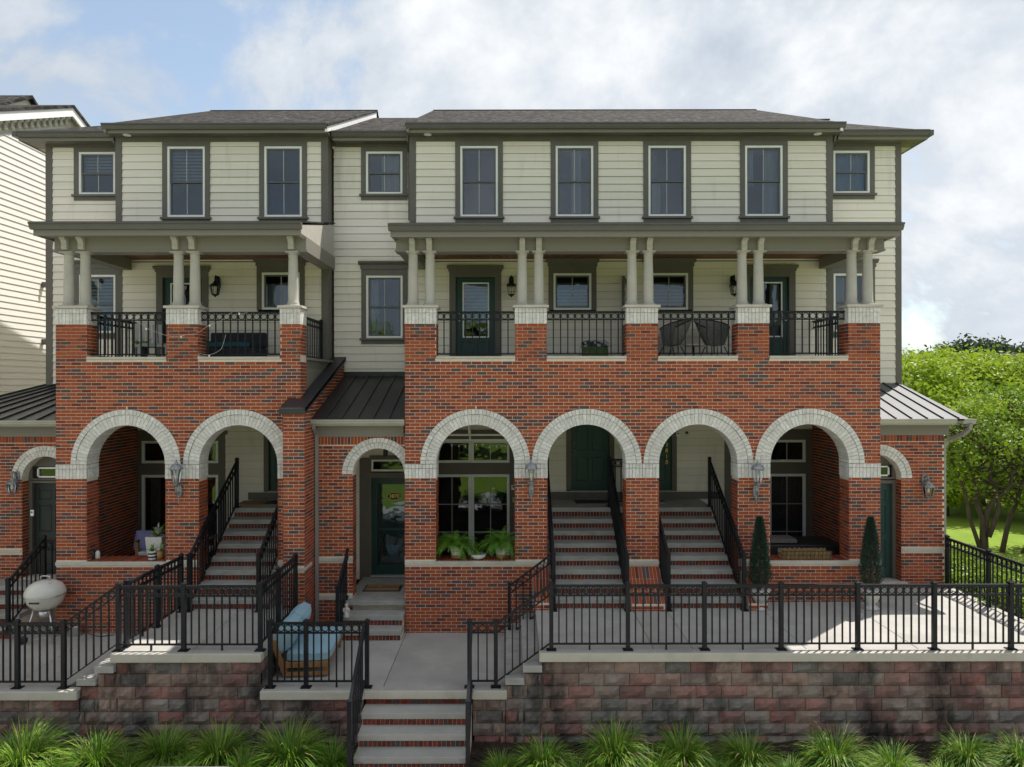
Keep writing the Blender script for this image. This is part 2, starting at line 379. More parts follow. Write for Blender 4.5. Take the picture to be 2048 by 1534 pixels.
def arched_wall(mb, x0, x1, y0, y1, z0, z1, ops, m=0):
    """solid wall with round-headed openings ops=(cx, r, cz, zbottom)"""
    xs = x0
    for (cx, r, cz, zb) in sorted(ops):
        mb.box(xs, cx-r, y0, y1, z0, z1, m)
        if zb > z0+.01: mb.box(cx-r, cx+r, y0, y1, z0, zb, m)
        n = 24; pts = [(cx-r*math.cos(math.pi*i/n), cz+r*math.sin(math.pi*i/n)) for i in range(n+1)]
        for (a, za), (b, zb_) in zip(pts, pts[1:]):
            mb.hexa([(a, y0, za), (b, y0, zb_), (b, y1, zb_), (a, y1, za), (a, y0, z1), (b, y0, z1), (b, y1, z1), (a, y1, z1)], m)
        xs = cx+r
    mb.box(xs, x1, y0, y1, z0, z1, m)

BLD = thing('townhouse_row', 'three-storey brick and cream siding townhouse row with white brick arches and pillared balconies', 'townhouse', (-.9, 1.4, 0))
ARCH_Z, AR, ARO = 2.736, .78, 1.085
RARCH = [-.728, 1.475, 3.683, 5.886]; LARCH = [-7.644, -5.42]
RX0, RX1, LX0, LX1 = -2.12, 7.29, -9.03, -4.19
RPIL = [(-2.12, -1.50), (.065, .685), (2.27, 2.89), (4.475, 5.095), (6.66, 7.29)]
LPIL = [(-9.03, -8.42), (-6.84, -6.22), (-4.59, -4.19)]
LEDGE, PILTOP = 4.87, 5.51
WT = .40
def porch_front(name, x0, x1, arches, pillars, parapets, zbot, pick=None):
    mb = MB()
    arched_wall(mb, x0, x1, 0, WT, zbot, LEDGE-.05, [(cx, AR+.01, ARCH_Z, .74 if i in parapets else zbot) for i, cx in enumerate(arches)])
    for a, b in pillars: mb.box(a+.004, b-.004, .004, WT-.004, LEDGE-.05, PILTOP+.32)
    wall = part(name, mb, M['mortar'], BLD)
    bf = MB()
    def segs(zb, zt):
        if zt > LEDGE-.04:
            return [(a-x0, a-x0, b-x0, b-x0) for a, b in pillars]
        sp = [(0, 0, x1-x0, x1-x0)]
        if zb > ARCH_Z-.02:
            cuts = []
            for cx in arches:
                if zb < ARCH_Z+ARO+.01:
                    b = chord(cx-x0, ARCH_Z, ARO-.012, zt); a = chord(cx-x0, ARCH_Z, ARO-.012, zb); a = a if zt < ARCH_Z+ARO-.16 else b; cuts.append((a[0], b[0], a[1], b[1]))
            return free(sp, cuts)
        if zt > 2.45+.03: return []
        if zt > .735 and zb < .815: return []
        return free(sp, [(cx-AR-x0, cx-AR-x0, cx+AR-x0, cx+AR-x0) for i, cx in enumerate(arches) if zb > .78 or i not in parapets])
    brick_field(bf, (x0, 0), (1, 0), (0, -1), zbot, PILTOP, segs, pick)
    # sides of the piers and pillars that the openings show
    edges = []
    for i, cx in enumerate(arches):
        for s in (-1, 1):
            edges.append((cx+s*AR, -s, .815 if i in parapets else max(zbot, 0), 2.45))
    for a, b in pillars: edges += [(a+.004, -1, LEDGE, PILTOP), (b-.004, 1, LEDGE, PILTOP)]
    for x, s, z0, z1 in edges:
        if s > 0: brick_field(bf, (x, 0), (0, 1), (1, 0), z0, z1, flat_wall_segs(WT))
        else: brick_field(bf, (x, 0), (0, 1), (-1, 0), z0, z1, flat_wall_segs(WT))
    if x1 < 0: brick_field(bf, (x1, 0), (0, 1), (1, 0), 3.0, LEDGE-.05, flat_wall_segs(WT))
    part('brick_bond', bf, BR, wall, kind='stuff')
    # arches: wedge bricks of the inner ring one by one, outer ring of headers
    ni, no = 38, 44
    wm = []
    for v in range(3):
        w = MB(); da = math.pi/ni*.46; r0, r1 = AR-.004, AR+.196+.003*v
        w.hexa([(r*math.sin(t), y, r*math.cos(t)) for (r, zz_) in ((r0, 0), (r1, 1)) for (t, y) in ((-da, -.014-.002*v), (da, -.014-.002*v), (da, WT+.01), (-da, WT+.01))])
        wm.append(w.mesh('voussoir', M['white_brick_light' if v == 1 else 'white_brick']))
    for cx in arches:
        ring = MB()
        for i in range(no):
            t0, t1 = [-math.pi/2+math.pi*(i+e)/no for e in (.05, .95)]; pr = random.uniform(0, .004)
            ring.hexa([(cx+r*math.sin(t), y, ARCH_Z+.004+r*math.cos(t)) for r in (AR+.207, ARO) for (t, y) in ((t0, -.026-pr), (t1, -.026-pr), (t1, .02), (t0, .02))], i % 2 if random.random() < .7 else 0)
        jm = MB(); n = 32
        for i in range(n):
            t0, t1 = [-math.pi/2+math.pi*(i+e)/n for e in (0, 1)]
            jm.hexa([(cx+r*math.sin(t), y, ARCH_Z+.002+r*math.cos(t)) for r in (AR+.002, ARO-.004) for (t, y) in ((t0, -.004), (t1, -.004), (t1, WT+.002), (t0, WT+.002))])
        ao = part('arch', jm, M['grey_mortar'], BLD)
        part('arch_header_ring', ring, [M['white_brick'], M['white_brick_light']], ao, kind='stuff')
        for i in range(ni):
            t = -math.pi/2+math.pi*(i+.5)/ni
            inst('voussoir', random.choice(wm), ao, (cx, 0, ARCH_Z+.004), rot=(0, t, 0))
    # white brick imposts on the piers and white brick heads on the pillars
    xs = [x0]+[e for cx in arches for e in (cx-AR, cx+AR)]+[x1]
    for a, b in zip(xs[::2], xs[1::2]): soldier_cap('impost', a, b, -.012, WT+.008, 2.452, 2.736, .085)
    for a, b in pillars:
        soldier_cap('pillar_head', a, b, -.012, WT+.008, PILTOP, PILTOP+.32, .10)
        mb = MB(); mb.box(a-.045, b+.045, -.055, WT+.05, PILTOP+.322, PILTOP+.372); part('pillar_cap', mb, M['limestone'], BLD, bev=.006)
    return wall
def soldier_cap(name, a, b, y0, y1, z0, z1, upper):
    core = MB(); core.box(a+.006, b-.006, y0+.012, y1-.012, z0, z1); co = part(name, core, M['grey_mortar'], BLD)
    mb = MB(); zm = z1-upper
    def row(n, P, z_0, z_1, off):
        for i in range(n):
            u0, u1 = (i+.05)/n, (i+.95)/n
            p = P(u0, u1, random.uniform(0, .004)); mb.box(p[0], p[1], p[2], p[3], z_0+.004, z_1-.004, random.choice((0, 0, 1)))
    nx, ny = max(3, round((b-a)/.0677)), max(3, round((y1-y0)/.0677))
    for z_0, z_1 in ((z0, zm), (zm, z1)):
        row(nx, lambda u, v, p: (a-.006+(b-a+.012)*u, a-.006+(b-a+.012)*v, y0-p, y0+.05), z_0, z_1, 0)
        for s, x in ((-1, a), (1, b)):
            row(ny-1, lambda u, v, p: ((x-.008-p, x+.04) if s < 0 else (x-.04, x+.008+p))+(y0+.055+(y1-y0-.06)*u, y0+.055+(y1-y0-.06)*v), z_0, z_1, 0)
    part('soldier_bricks', mb, [M['white_brick'], M['white_brick_light']], co, kind='stuff')

pickf = lambda u, z: 3.86 < z < 4.36
wallR = porch_front('porch_brick_wall', RX0, RX1, RARCH, RPIL, (0, 3), -.64, pickf)
brick_me = []
for t in range(6):
    w = MB(); w.box(0, BL-JT, -.0075, .004, 0, BH); brick_me.append(w.mesh('brick', BR[t]))
pk = PICK[:300]
for (x, y, z, t) in pk: inst('brick', brick_me[t], wallR, (x, y, z))
rest = MB()
for (x, y, z, t) in PICK[300:]: rest.box(x, x+BL-JT, y-.0075, y+.004, z, z+BH, t)
if rest.v: part('brick_bond_upper', rest, BR, wallR, kind='stuff')
PICK.clear()
wallL = porch_front('porch_brick_wall', LX0, LX1, LARCH, LPIL, (0,), -.64)
# stone sills, pier bands, balcony ledges
def stone(name, x0, x1, y0, y1, z0, z1, m='limestone', bev=.006):
    mb = MB(); mb.box(x0, x1, y0, y1, z0, z1); return part(name, mb, M[m], BLD, bev=bev)
stone('porch_sill', RX0-.006, RARCH[0]+AR+.62, -.03, WT+.02, .742, .815)
stone('porch_sill', RARCH[2]+AR+.0, RX1+.006, -.03, WT+.02, .742, .815)
stone('porch_sill', RARCH[1]+AR, RARCH[2]-AR, -.03, WT+.02, .742, .815)
stone('porch_sill', LX0-.006, LARCH[0]+AR+.66, -.03, WT+.02, .742, .815)
stone('porch_sill', LARCH[1]+AR, LX1+.006, -.03, WT+.02, .742, .815)
for P in (RPIL, LPIL):
    for (a, b), (c, d) in zip(P, P[1:]): stone('balcony_ledge', b+.002, c-.002, -.035, WT+.02, LEDGE-.048, LEDGE)
# brick tops inside the low parapets (header course behind the sill)
for x0, x1 in ((RARCH[0]-AR, RARCH[0]+AR), (RARCH[3]-AR, RARCH[3]+AR), (LARCH[0]-AR, LARCH[0]+AR)):
    mb = MB(); x = x0+.004
    while x < x1-.04: mb.box(x, min(x+.058, x1), .02, WT+.03, .80, .828, tone()); x += .068
    part('parapet_brick_top', mb, BR, BLD, kind='stuff')

# ------------------------------------------------------------------ brick wings, entry wall, buttress
def brick_plane(name, P0, U, N, w, z0, z1, segs=None, skip=()):
    mb = MB()
    base = segs or flat_wall_segs(w)
    def sg(zb, zt):
        for a, b in skip:
            if zt > a and zb < b: return []
        return base(zb, zt)
    brick_field(mb, P0, U, N, z0, z1, sg)
    return part(name, mb, BR, BLD, kind='stuff')
def small_arch(cx, y, cz, r, R_, name='small_arch', n0=24):
    jm = MB(); k = 20
    for i in range(k):
        t0, t1 = [-math.pi/2+math.pi*(i+e)/k for e in (0, 1)]
        jm.hexa([(cx+q*math.sin(t), yy, cz+q*math.cos(t)) for q in (r+.002, R_-.004) for (t, yy) in ((t0, y-.004), (t1, y-.004), (t1, y+.22), (t0, y+.22))])
    ao = part('small_arch', jm, M['grey_mortar'], BLD)
    rm = r+(R_-r)*.52
    for (ra, rb, n, pr) in ((r-.004, rm, n0, .016), (rm+.008, R_, n0+3, .024)):
        da = math.pi/n*.45; w = MB()
        w.hexa([(q*math.sin(t), yy, q*math.cos(t)) for q in (ra, rb) for (t, yy) in ((-da, -pr), (da, -pr), (da, .2), (-da, .2))])
        me = [w.mesh('voussoir', M['white_brick']), w.mesh('voussoir', M['white_brick_light'])]
        if ra < rm:
            for i in range(n): inst('voussoir', random.choice(me), ao, (cx, y, cz+.004), rot=(0, -math.pi/2+math.pi*(i+.5)/n, 0))
        else:
            ring = MB()
            for i in range(n):
                t0, t1 = [-math.pi/2+math.pi*(i+e)/n for e in (.05, .95)]
                ring.hexa([(cx+q*math.sin(t), yy, cz+.004+q*math.cos(t)) for q in (ra, rb) for (t, yy) in ((t0, y-pr), (t1, y-pr), (t1, y+.02), (t0, y+.02))], random.choice((0, 1)))
            part('arch_header_ring', ring, [M['white_brick'], M['white_brick_light']], ao, kind='stuff')
def arch_segs(x0, x1, cx, cz, r, R_):
    def f(zb, zt):
        sp = [(0, 0, x1-x0, x1-x0)]
        if zb >= cz-.02:
            if zb > cz+R_: return sp
            b = chord(cx-x0, cz, R_-.012, zt); a = chord(cx-x0, cz, R_-.012, zb) if zt < cz+R_-.13 else b; return free(sp, [(a[0], b[0], a[1], b[1])])
        return free(sp, [(cx-r-x0, cx-r-x0, cx+r-x0, cx+r-x0)])
    return f
def soldier_row(x0, x1, y, z0, z1):
    mb = MB(); n = round((x1-x0)/.0677)
    for i in range(n): mb.box(x0+(x1-x0)*(i+.07)/n, x0+(x1-x0)*(i+.93)/n, y-.008, y+.004, z0, z1, tone())
    part('soldier_course', mb, BR, BLD, kind='stuff')
# entry between the two blocks
EY = .29; ECX, ECZ, ER, ERO = -2.70, 2.50, .525, .735
mb = MB(); arched_wall(mb, -4.02, RX0, EY, EY+.3, -.64, 3.31, [(ECX, ER, ECZ, -.02)]); part('entry_brick_wall', mb, M['mortar'], BLD)
mbs = arch_segs(-4.02, RX0, ECX, ECZ, ER, ERO)
brick_plane('brick_bond', (-4.02, EY), (1, 0), (0, -1), 1.9, -.64, 3.08, mbs, skip=((.735, .815), (-.03, .055)))
brick_plane('brick_bond', (ECX-ER, EY), (0, 1), (1, 0), .3, 0, 2.5)
soldier_row(-4.0, RX0, EY, 3.10, 3.30)
small_arch(ECX, EY, ECZ, ER, ERO)
stone('wall_band', -4.0, ECX-ER-.004, EY-.022, EY+.1, .742, .815); stone('wall_band', -4.0, ECX-ER-.004, EY-.022, EY+.1, -.03, .05)
# buttress (wing wall) with sloping metal coping
BX0, BX1, BY = -4.385, -3.985, -.46
mb = MB(); mb.prism([(BY, -.64), (2.82, -.64), (2.82, 4.93), (BY, 3.84)], 'x', BX0, BX1); part('wing_wall', mb, M['mortar'], BLD)
brick_plane('brick_bond', (BX0, BY), (1, 0), (0, -1), BX1-BX0, -.64, 3.83, skip=((.742, .815),))
stone('wall_band', BX0-.02, BX1+.02, BY-.02, BY+.46, .744, .813)
mb = MB()
for c, zb, zt in courses(-.64, 4.9):
    ymin = max(BY, BY+(zt-3.84)/(4.93-3.84)*(2.82-BY)) if zt > 3.84 else BY
    off = (c % 2)*BL/2; k = 0; y = BY+off-BL
    while y < 2.8:
        a, b = max(y, ymin), min(y+BL-JT, 2.8); y += BL
        if b-a < .03: continue
        mb.box(BX1-.002, BX1+.007, a, b, zb, zt, tone())
        if a < 0: mb.box(BX0-.007, BX0+.002, a, min(b, 0), zb, zt, tone())
part('brick_bond', mb, BR, BLD, kind='stuff')
mb = MB(); sl = (4.93-3.84)/(2.82-BY)
for (dx0, dx1, z0, z1) in ((-.05, .05, .0, .05),):
    mb.prism([(BY-.09, 3.84-.09*sl+z0), (2.8, 4.93+z0), (2.8, 4.93+z1), (BY-.09, 3.84-.09*sl+z1)], 'x', BX0+dx0, BX1+dx1)
for x in (BX0-.05, BX1+.046): mb.prism([(BY-.09, 3.84-.09*sl-.05), (2.8, 4.88), (2.8, 4.98), (BY-.09, 3.84-.09*sl+.052)], 'x', x, x+.004)
mb.box(BX0-.05, BX1+.05, BY-.095, BY-.089, 3.75, 3.86)
part('wing_wall_coping', mb, M['flashing'], BLD)
# right and left brick wings
WY = 1.05
def wing(x0, x1, acx, label_side):
    cz, r, ro = 2.30, .50, .72
    mb = MB(); arched_wall(mb, x0, x1, WY, WY+.3, -.64, 3.30, [(acx, r, cz, .05)]); part('wing_brick_wall', mb, M['mortar'], BLD)
    brick_plane('brick_bond', (x0, WY), (1, 0), (0, -1), x1-x0, -.64 if label_side < 0 else -.03, 3.07, arch_segs(x0, x1, acx, cz, r, ro), skip=((.735, .815),))
    for s in (-1, 1): brick_plane('brick_bond', (acx+s*r, WY), (0, 1), (-s, 0), .3, .05, 2.3)
    soldier_row(x0, x1, WY, 3.09, 3.29)
    small_arch(acx, WY, cz, r, ro)
    if label_side > 0: stone('wall_band', acx+r+.02, x1+.02, WY-.022, WY+.1, .742, .815)
    else: stone('wall_band', x0-.02, acx-r-.02, WY-.022, WY+.1, .742, .815)
    stone('door_sill_stone', acx-r+.004, acx+r+.1, WY-.09, WY+.25, .0 if label_side > 0 else .14, .11 if label_side > 0 else .22)
wing(RX1-.06, 9.19, 7.78, 1); wing(-12.4, LX0+.06, -9.93, -1)
mb = MB(); mb.box(9.17, 9.19, WY+.3, 2.9, -.64, 3.3); mb.box(-12.4, -12.38, WY+.3, 2.9, -.64, 3.3); part('wing_end_wall', mb, M['mortar'], BLD)

# ------------------------------------------------------------------ porch rooms behind the arches
mb = MB()
for x0, x1 in ((LX0, LX1), (RX0, RX1)):
    mb.box(x0+.02, x1-.02, .08, 2.43, LEDGE-.22, LEDGE-.052)
part('balcony_deck', mb, M['grey_floor'], BLD)
mb = MB(); mb.box(LX0+.03, BX0, WT, 2.92, 3.92, 3.97); mb.box(RX0+.03, RX1-.03, WT, 2.92, 3.92, 3.97); part('porch_ceiling', mb, M['ceiling_cream'], BLD)
mb = MB(); mb.box(LX0+.03, BX0, WT, 2.92, -.02, .03); mb.box(RX0+.03, RX1-.03, WT, 2.92, -.02, .03); part('porch_floor', mb, M['grey_floor'], BLD)
SXR, SXL = 7.18, -8.95
mb = MB(); mb.box(SXR, RX1-.02, WT, 2.95, 0, 4.64); mb.box(LX0+.02, SXL, WT, 2.95, 0, 4.64); mb.box(RX0+.0, RX0+.12, WT, 2.95, -.6, 4.64); part('porch_side_wall', mb, M['mortar'], BLD)
brick_plane('brick_bond', (SXR, WT), (0, 1), (-1, 0), 2.5, .03, 3.92); brick_plane('brick_bond', (SXL, WT), (0, 1), (1, 0), 2.5, .03, 3.92)
mb = MB(); mb.box(LX1-.05, LX1-.02, WT, 2.43, 3.0, LEDGE-.22); part('porch_end_panel', mb, M['beam'], BLD)
mb = MB(); mb.box(LX1-.06, LX1+.05, WT+.05, 2.43, LEDGE-.05, LEDGE); part('deck_edge', mb, M['beam'], BLD)

# ------------------------------------------------------------------ lap siding
EX = .178
PH = EX-.006; pk_me = MB(); pk_me.hexa([(0, -.030, 0), (1, -.030, 0), (1, 0, 0), (0, 0, 0), (0, -.010, PH), (1, -.010, PH), (1, 0, PH), (0, 0, PH)])  # plank left short; over dark backing the gap stands in for lap shadow
PLANK = pk_me.mesh('siding_plank', M['siding']); PLANKF = pk_me.mesh('siding_plank', M['siding_far'])
def holes_wall(mb, x0, x1, y0, y1, z0, z1, holes, m=0):
    xs = sorted({x0, x1}|{min(max(h[i], x0), x1) for h in holes for i in (0, 1)}); zs = sorted({z0, z1}|{min(max(h[i], z0), z1) for h in holes for i in (2, 3)})
    for a, b in zip(xs, xs[1:]):
        run = None
        for c, d in zip(zs, zs[1:]):
            cx_, cz_ = (a+b)/2, (c+d)/2
            if any(h[0] < cx_ < h[1] and h[2] < cz_ < h[3] for h in holes):
                if run: mb.box(a, b, y0, y1, run[0], run[1], m); run = None
            else: run = (run[0], d) if run else (c, d)
        if run: mb.box(a, b, y0, y1, run[0], run[1], m)
def siding_wall(x0, x1, y, z0, z1, holes, zphase=4.87, name='siding_wall', back='trim'):
    """backing with openings, and every plank a piece of its own; holes are (x0,x1,z0,z1)"""
    mb = MB(); holes_wall(mb, x0, x1, y, y+.12, z0, z1, holes); w = part(name, mb, M[back], BLD)  # dark colour behind the plank gaps paints the shadow lines
    k = math.floor((z0-zphase)/EX)
    while zphase+k*EX < z1-.01:
        a, b = max(z0, zphase+k*EX), min(z1, zphase+(k+1)*EX); k += 1
        if b-a < .015: continue
        xs = sorted({x0, x1}|{min(max(h[i], x0), x1) for h in holes if h[3] > a and h[2] < b for i in (0, 1)})
        pieces = []
        for c, d in zip(xs, xs[1:]):
            if d-c < .01: continue
            za, zb = a, b
            for h in holes:
                if h[0] < (c+d)/2 < h[1] and h[3] > za and h[2] < zb:
                    if h[2] <= za+.001 and h[3] >= zb-.001: za = zb
                    elif h[2] > za: zb = min(zb, h[2])
                    else: za = max(za, h[3])
            if zb-za < .015: continue
            if pieces and abs(pieces[-1][1]-c) < 1e-6 and pieces[-1][2:] == (za, zb): pieces[-1] = (pieces[-1][0], d, za, zb)
            else: pieces.append((c, d, za, zb))
        cut = []
        for p_ in pieces:
            if p_[1]-p_[0] > 1.3 and random.random() < .35: xc_ = p_[0]+(p_[1]-p_[0])*random.uniform(.3, .7); cut += [(p_[0], xc_, p_[2], p_[3]), (xc_, p_[1], p_[2], p_[3])]
            else: cut.append(p_)
        pieces = cut
        for c, d, za, zb in pieces:
            full = zb-za > EX-.002
            inst('siding_plank', PLANK, w, (c+.002, y, za), (d-c-.004, 1, 1 if full else (zb-za)/PH))
    return w

# ------------------------------------------------------------------ windows and doors
HOLES = {}
def window(key, cx, w, z0, z1, y, trim=.115, head='plain', cover=None, rows=2, cols=2, top_to=None, sill=True, frame=.05):
    """double-hung window: casing (the part) > frame, sash, muntins, panes, sill, room, curtain"""
    x0, x1 = cx-w/2, cx+w/2
    HOLES.setdefault(key, []).append((x0-trim+.01, x1+trim-.01, z0-.06, z1+trim*.9 if head != 'crown' else z1+.17))
    mb = MB(); yf = y-.045
    zt = (top_to or z1+trim) if head != 'crown' else z1+.15
    mb.box(x0-trim, x0, yf, y+.02, z0-.002, zt); mb.box(x1, x1+trim, yf, y+.02, z0-.002, zt); mb.box(x0, x1, yf, y+.02, z1, zt)
    if head == 'crown':
        mb.box(x0-trim-.02, x1+trim+.02, yf-.02, y+.02, zt, zt+.10); mb.prism([(yf-.02, zt+.10), (yf-.08, zt+.15), (yf-.08, zt+.185), (y+.02, zt+.185), (y+.02, zt+.10)], 'x', x0-trim-.06, x1+trim+.06)
    win = part('window', mb, M['trim'], BLD)
    if sill:
        sb_ = MB(); sb_.box(x0-trim-.035, x1+trim+.035, yf-.045, y+.02, z0-.05, z0-.004); sb_.box(x0-trim, x1+trim, yf+.002, y+.02, z0-.14, z0-.052); part('sill', sb_, M['trim'], win)
    fm = MB()
    def ring(m_, a, b, c, d, t, ya, yb): m_.box(a, b, ya, yb, d-t, d); m_.box(a, b, ya, yb, c, c+t); m_.box(a, a+t, ya, yb, c+t, d-t); m_.box(b-t, b, ya, yb, c+t, d-t)
    ring(fm, x0, x1, z0, z1, frame, yf+.008, y+.10); part('frame', fm, M['white_vinyl'], win, bev=.004)
    a, b, c, d = x0+frame, x1-frame, z0+frame, z1-frame; zm = (c+d)/2
    yp = yf+.055
    halves = [(zm, d, yp), (c, zm, yp+.022)] if rows == 2 else [(c, d, yp)]
    for i, (p, q, yy) in enumerate(halves):
        s = MB(); ring(s, a+.001, b-.001, p-(.02 if rows == 2 and i == 0 else 0), q+(.012 if rows == 2 and i == 1 else 0), .036, yy-.012, yy+.012); part('sash', s, M['sash'], win)
        mu = MB()
        for k in range(1, cols): x = a+(b-a)*k/cols; mu.box(x-.009, x+.009, yy-.009, yy+.006, p+.02, q-.03)
        part('muntin', mu, M['muntin'], win)
        for k in range(cols):
            g = MB(); e0, e1 = a+.03+(b-a-.06)*k/cols, a+.03+(b-a-.06)*(k+1)/cols; g.quad((e0, yy, p+.012), (e1, yy, p+.012), (e1, yy, q-.03), (e0, yy, q-.03)); part('pane', g, M['glass'], win)
    room_box(win, x0-.02, x1+.02, z0-.02, z1+.02, y+.10, .7)
    if cover: drape(win, a, b, c, d, y+.16, cover)
    return win
def room_box(parent, x0, x1, z0, z1, y0, depth):
    mb = MB(); y1 = y0+depth
    mb.quad((x0, y1, z0), (x1, y1, z0), (x1, y1, z1), (x0, y1, z1)); mb.quad((x0, y0, z0), (x1, y0, z0), (x1, y1, z0), (x0, y1, z0)); mb.quad((x0, y0, z1), (x0, y1, z1), (x1, y1, z1), (x1, y0, z1))
    mb.quad((x0, y0, z0), (x0, y1, z0), (x0, y1, z1), (x0, y0, z1)); mb.quad((x1, y0, z0), (x1, y0, z1), (x1, y1, z1), (x1, y1, z0)); part('room_interior', mb, M['room'], parent)
def drape(parent, a, b, c, d, y, cover):
    """curtains and blinds behind the glass: list of (kind, x from, x to, z from, z to) as fractions"""
    for kind, u0, u1, v0, v1 in cover:
        mb = MB(); x0, x1, z0, z1 = a+(b-a)*u0, a+(b-a)*u1, c+(d-c)*v0, c+(d-c)*v1
        if kind == 'blind':
            n = max(2, int((z1-z0)/.075))
            for i in range(n):
                z = z0+(z1-z0)*i/n; mb.hexa([(x0, y-.02, z), (x1, y-.02, z), (x1, y+.015, z+.012), (x0, y+.015, z+.012), (x0, y-.02, z+.045), (x1, y-.02, z+.045), (x1, y+.015, z+.06), (x0, y+.015, z+.06)])
            part('blind', mb, M['blind'], parent)
        else:
            n = max(8, int((x1-x0)/.025)); ph = random.uniform(0, 6)
            pts = [(x0+(x1-x0)*i/n, y+.018*math.sin(i*1.35+ph)+.008*math.sin(i*.6)) for i in range(n+1)]
            for (p, q), (r_, s) in zip(pts, pts[1:]): mb.quad((p, q, z0), (r_, s, z0), (r_, s, z1), (p, q, z1))
            part('curtain', mb, M['curtain_dark' if kind == 'dark' else 'curtain'], parent, smooth=True)
YB, YR = 2.44, 2.80
rup = [-.755, 1.458, 3.608, 5.85]
cov = [None, [('curtain', .42, .72, 0, 1)], [('curtain', 0, .35, 0, .5)], [('curtain', 0, .25, .45, 1), ('curtain', .6, 1, .0, 1)]]
UPT = 9.955
for cx, cv in zip(rup, cov): window('R', cx, .875, 8.205, 9.845, YB, cover=cv, top_to=UPT)
for cx, cv in ((-7.55, [('blind', 0, 1, .55, 1)]), (-5.30, None)): window('L', cx, .875, 8.205, 9.845, YB, cover=cv, top_to=UPT)
window('M', -3.02, .866, 8.83, 9.84, YR, cover=[('curtain', .38, 1, 0, 1)], top_to=9.95)
window('M', -3.02, .866, 5.415, 6.90, YR, head='crown', cover=[('curtain', 0, .28, 0, 1)])
window('LL', -9.825, .866, 8.83, 9.84, YR, cover=[('blind', 0, 1, .5, 1)], top_to=9.95)
window('LL', -9.825, .866, 5.55, 6.93, YR, head='crown', cover=[('blind', 0, 1, .3, 1)])
window('RR', 8.055, .866, 8.83, 9.84, YR, cover=[('curtain', .0, 1, 0, 1)], top_to=9.95)
window('RR', 8.055, .866, 5.55, 6.93, YR, head='crown', cover=[('curtain', 0, .4, 0, 1)])
window('R', 1.405, .88, 6.04, 6.89, YB, head='crown', rows=1, cover=[('blind', 0, 1, .0, .62)], sill=False)
window('R', 3.65, .88, 6.04, 6.89, YB, head='crown', rows=1, cover=[('blind', 0, 1, .0, .62)], sill=False)
window('L', -5.36, .88, 6.06, 6.92, YB, head='crown', rows=1, cover=[('curtain', 0, .25, 0, .75), ('curtain', .42, 1, 0, .8)], sill=False)

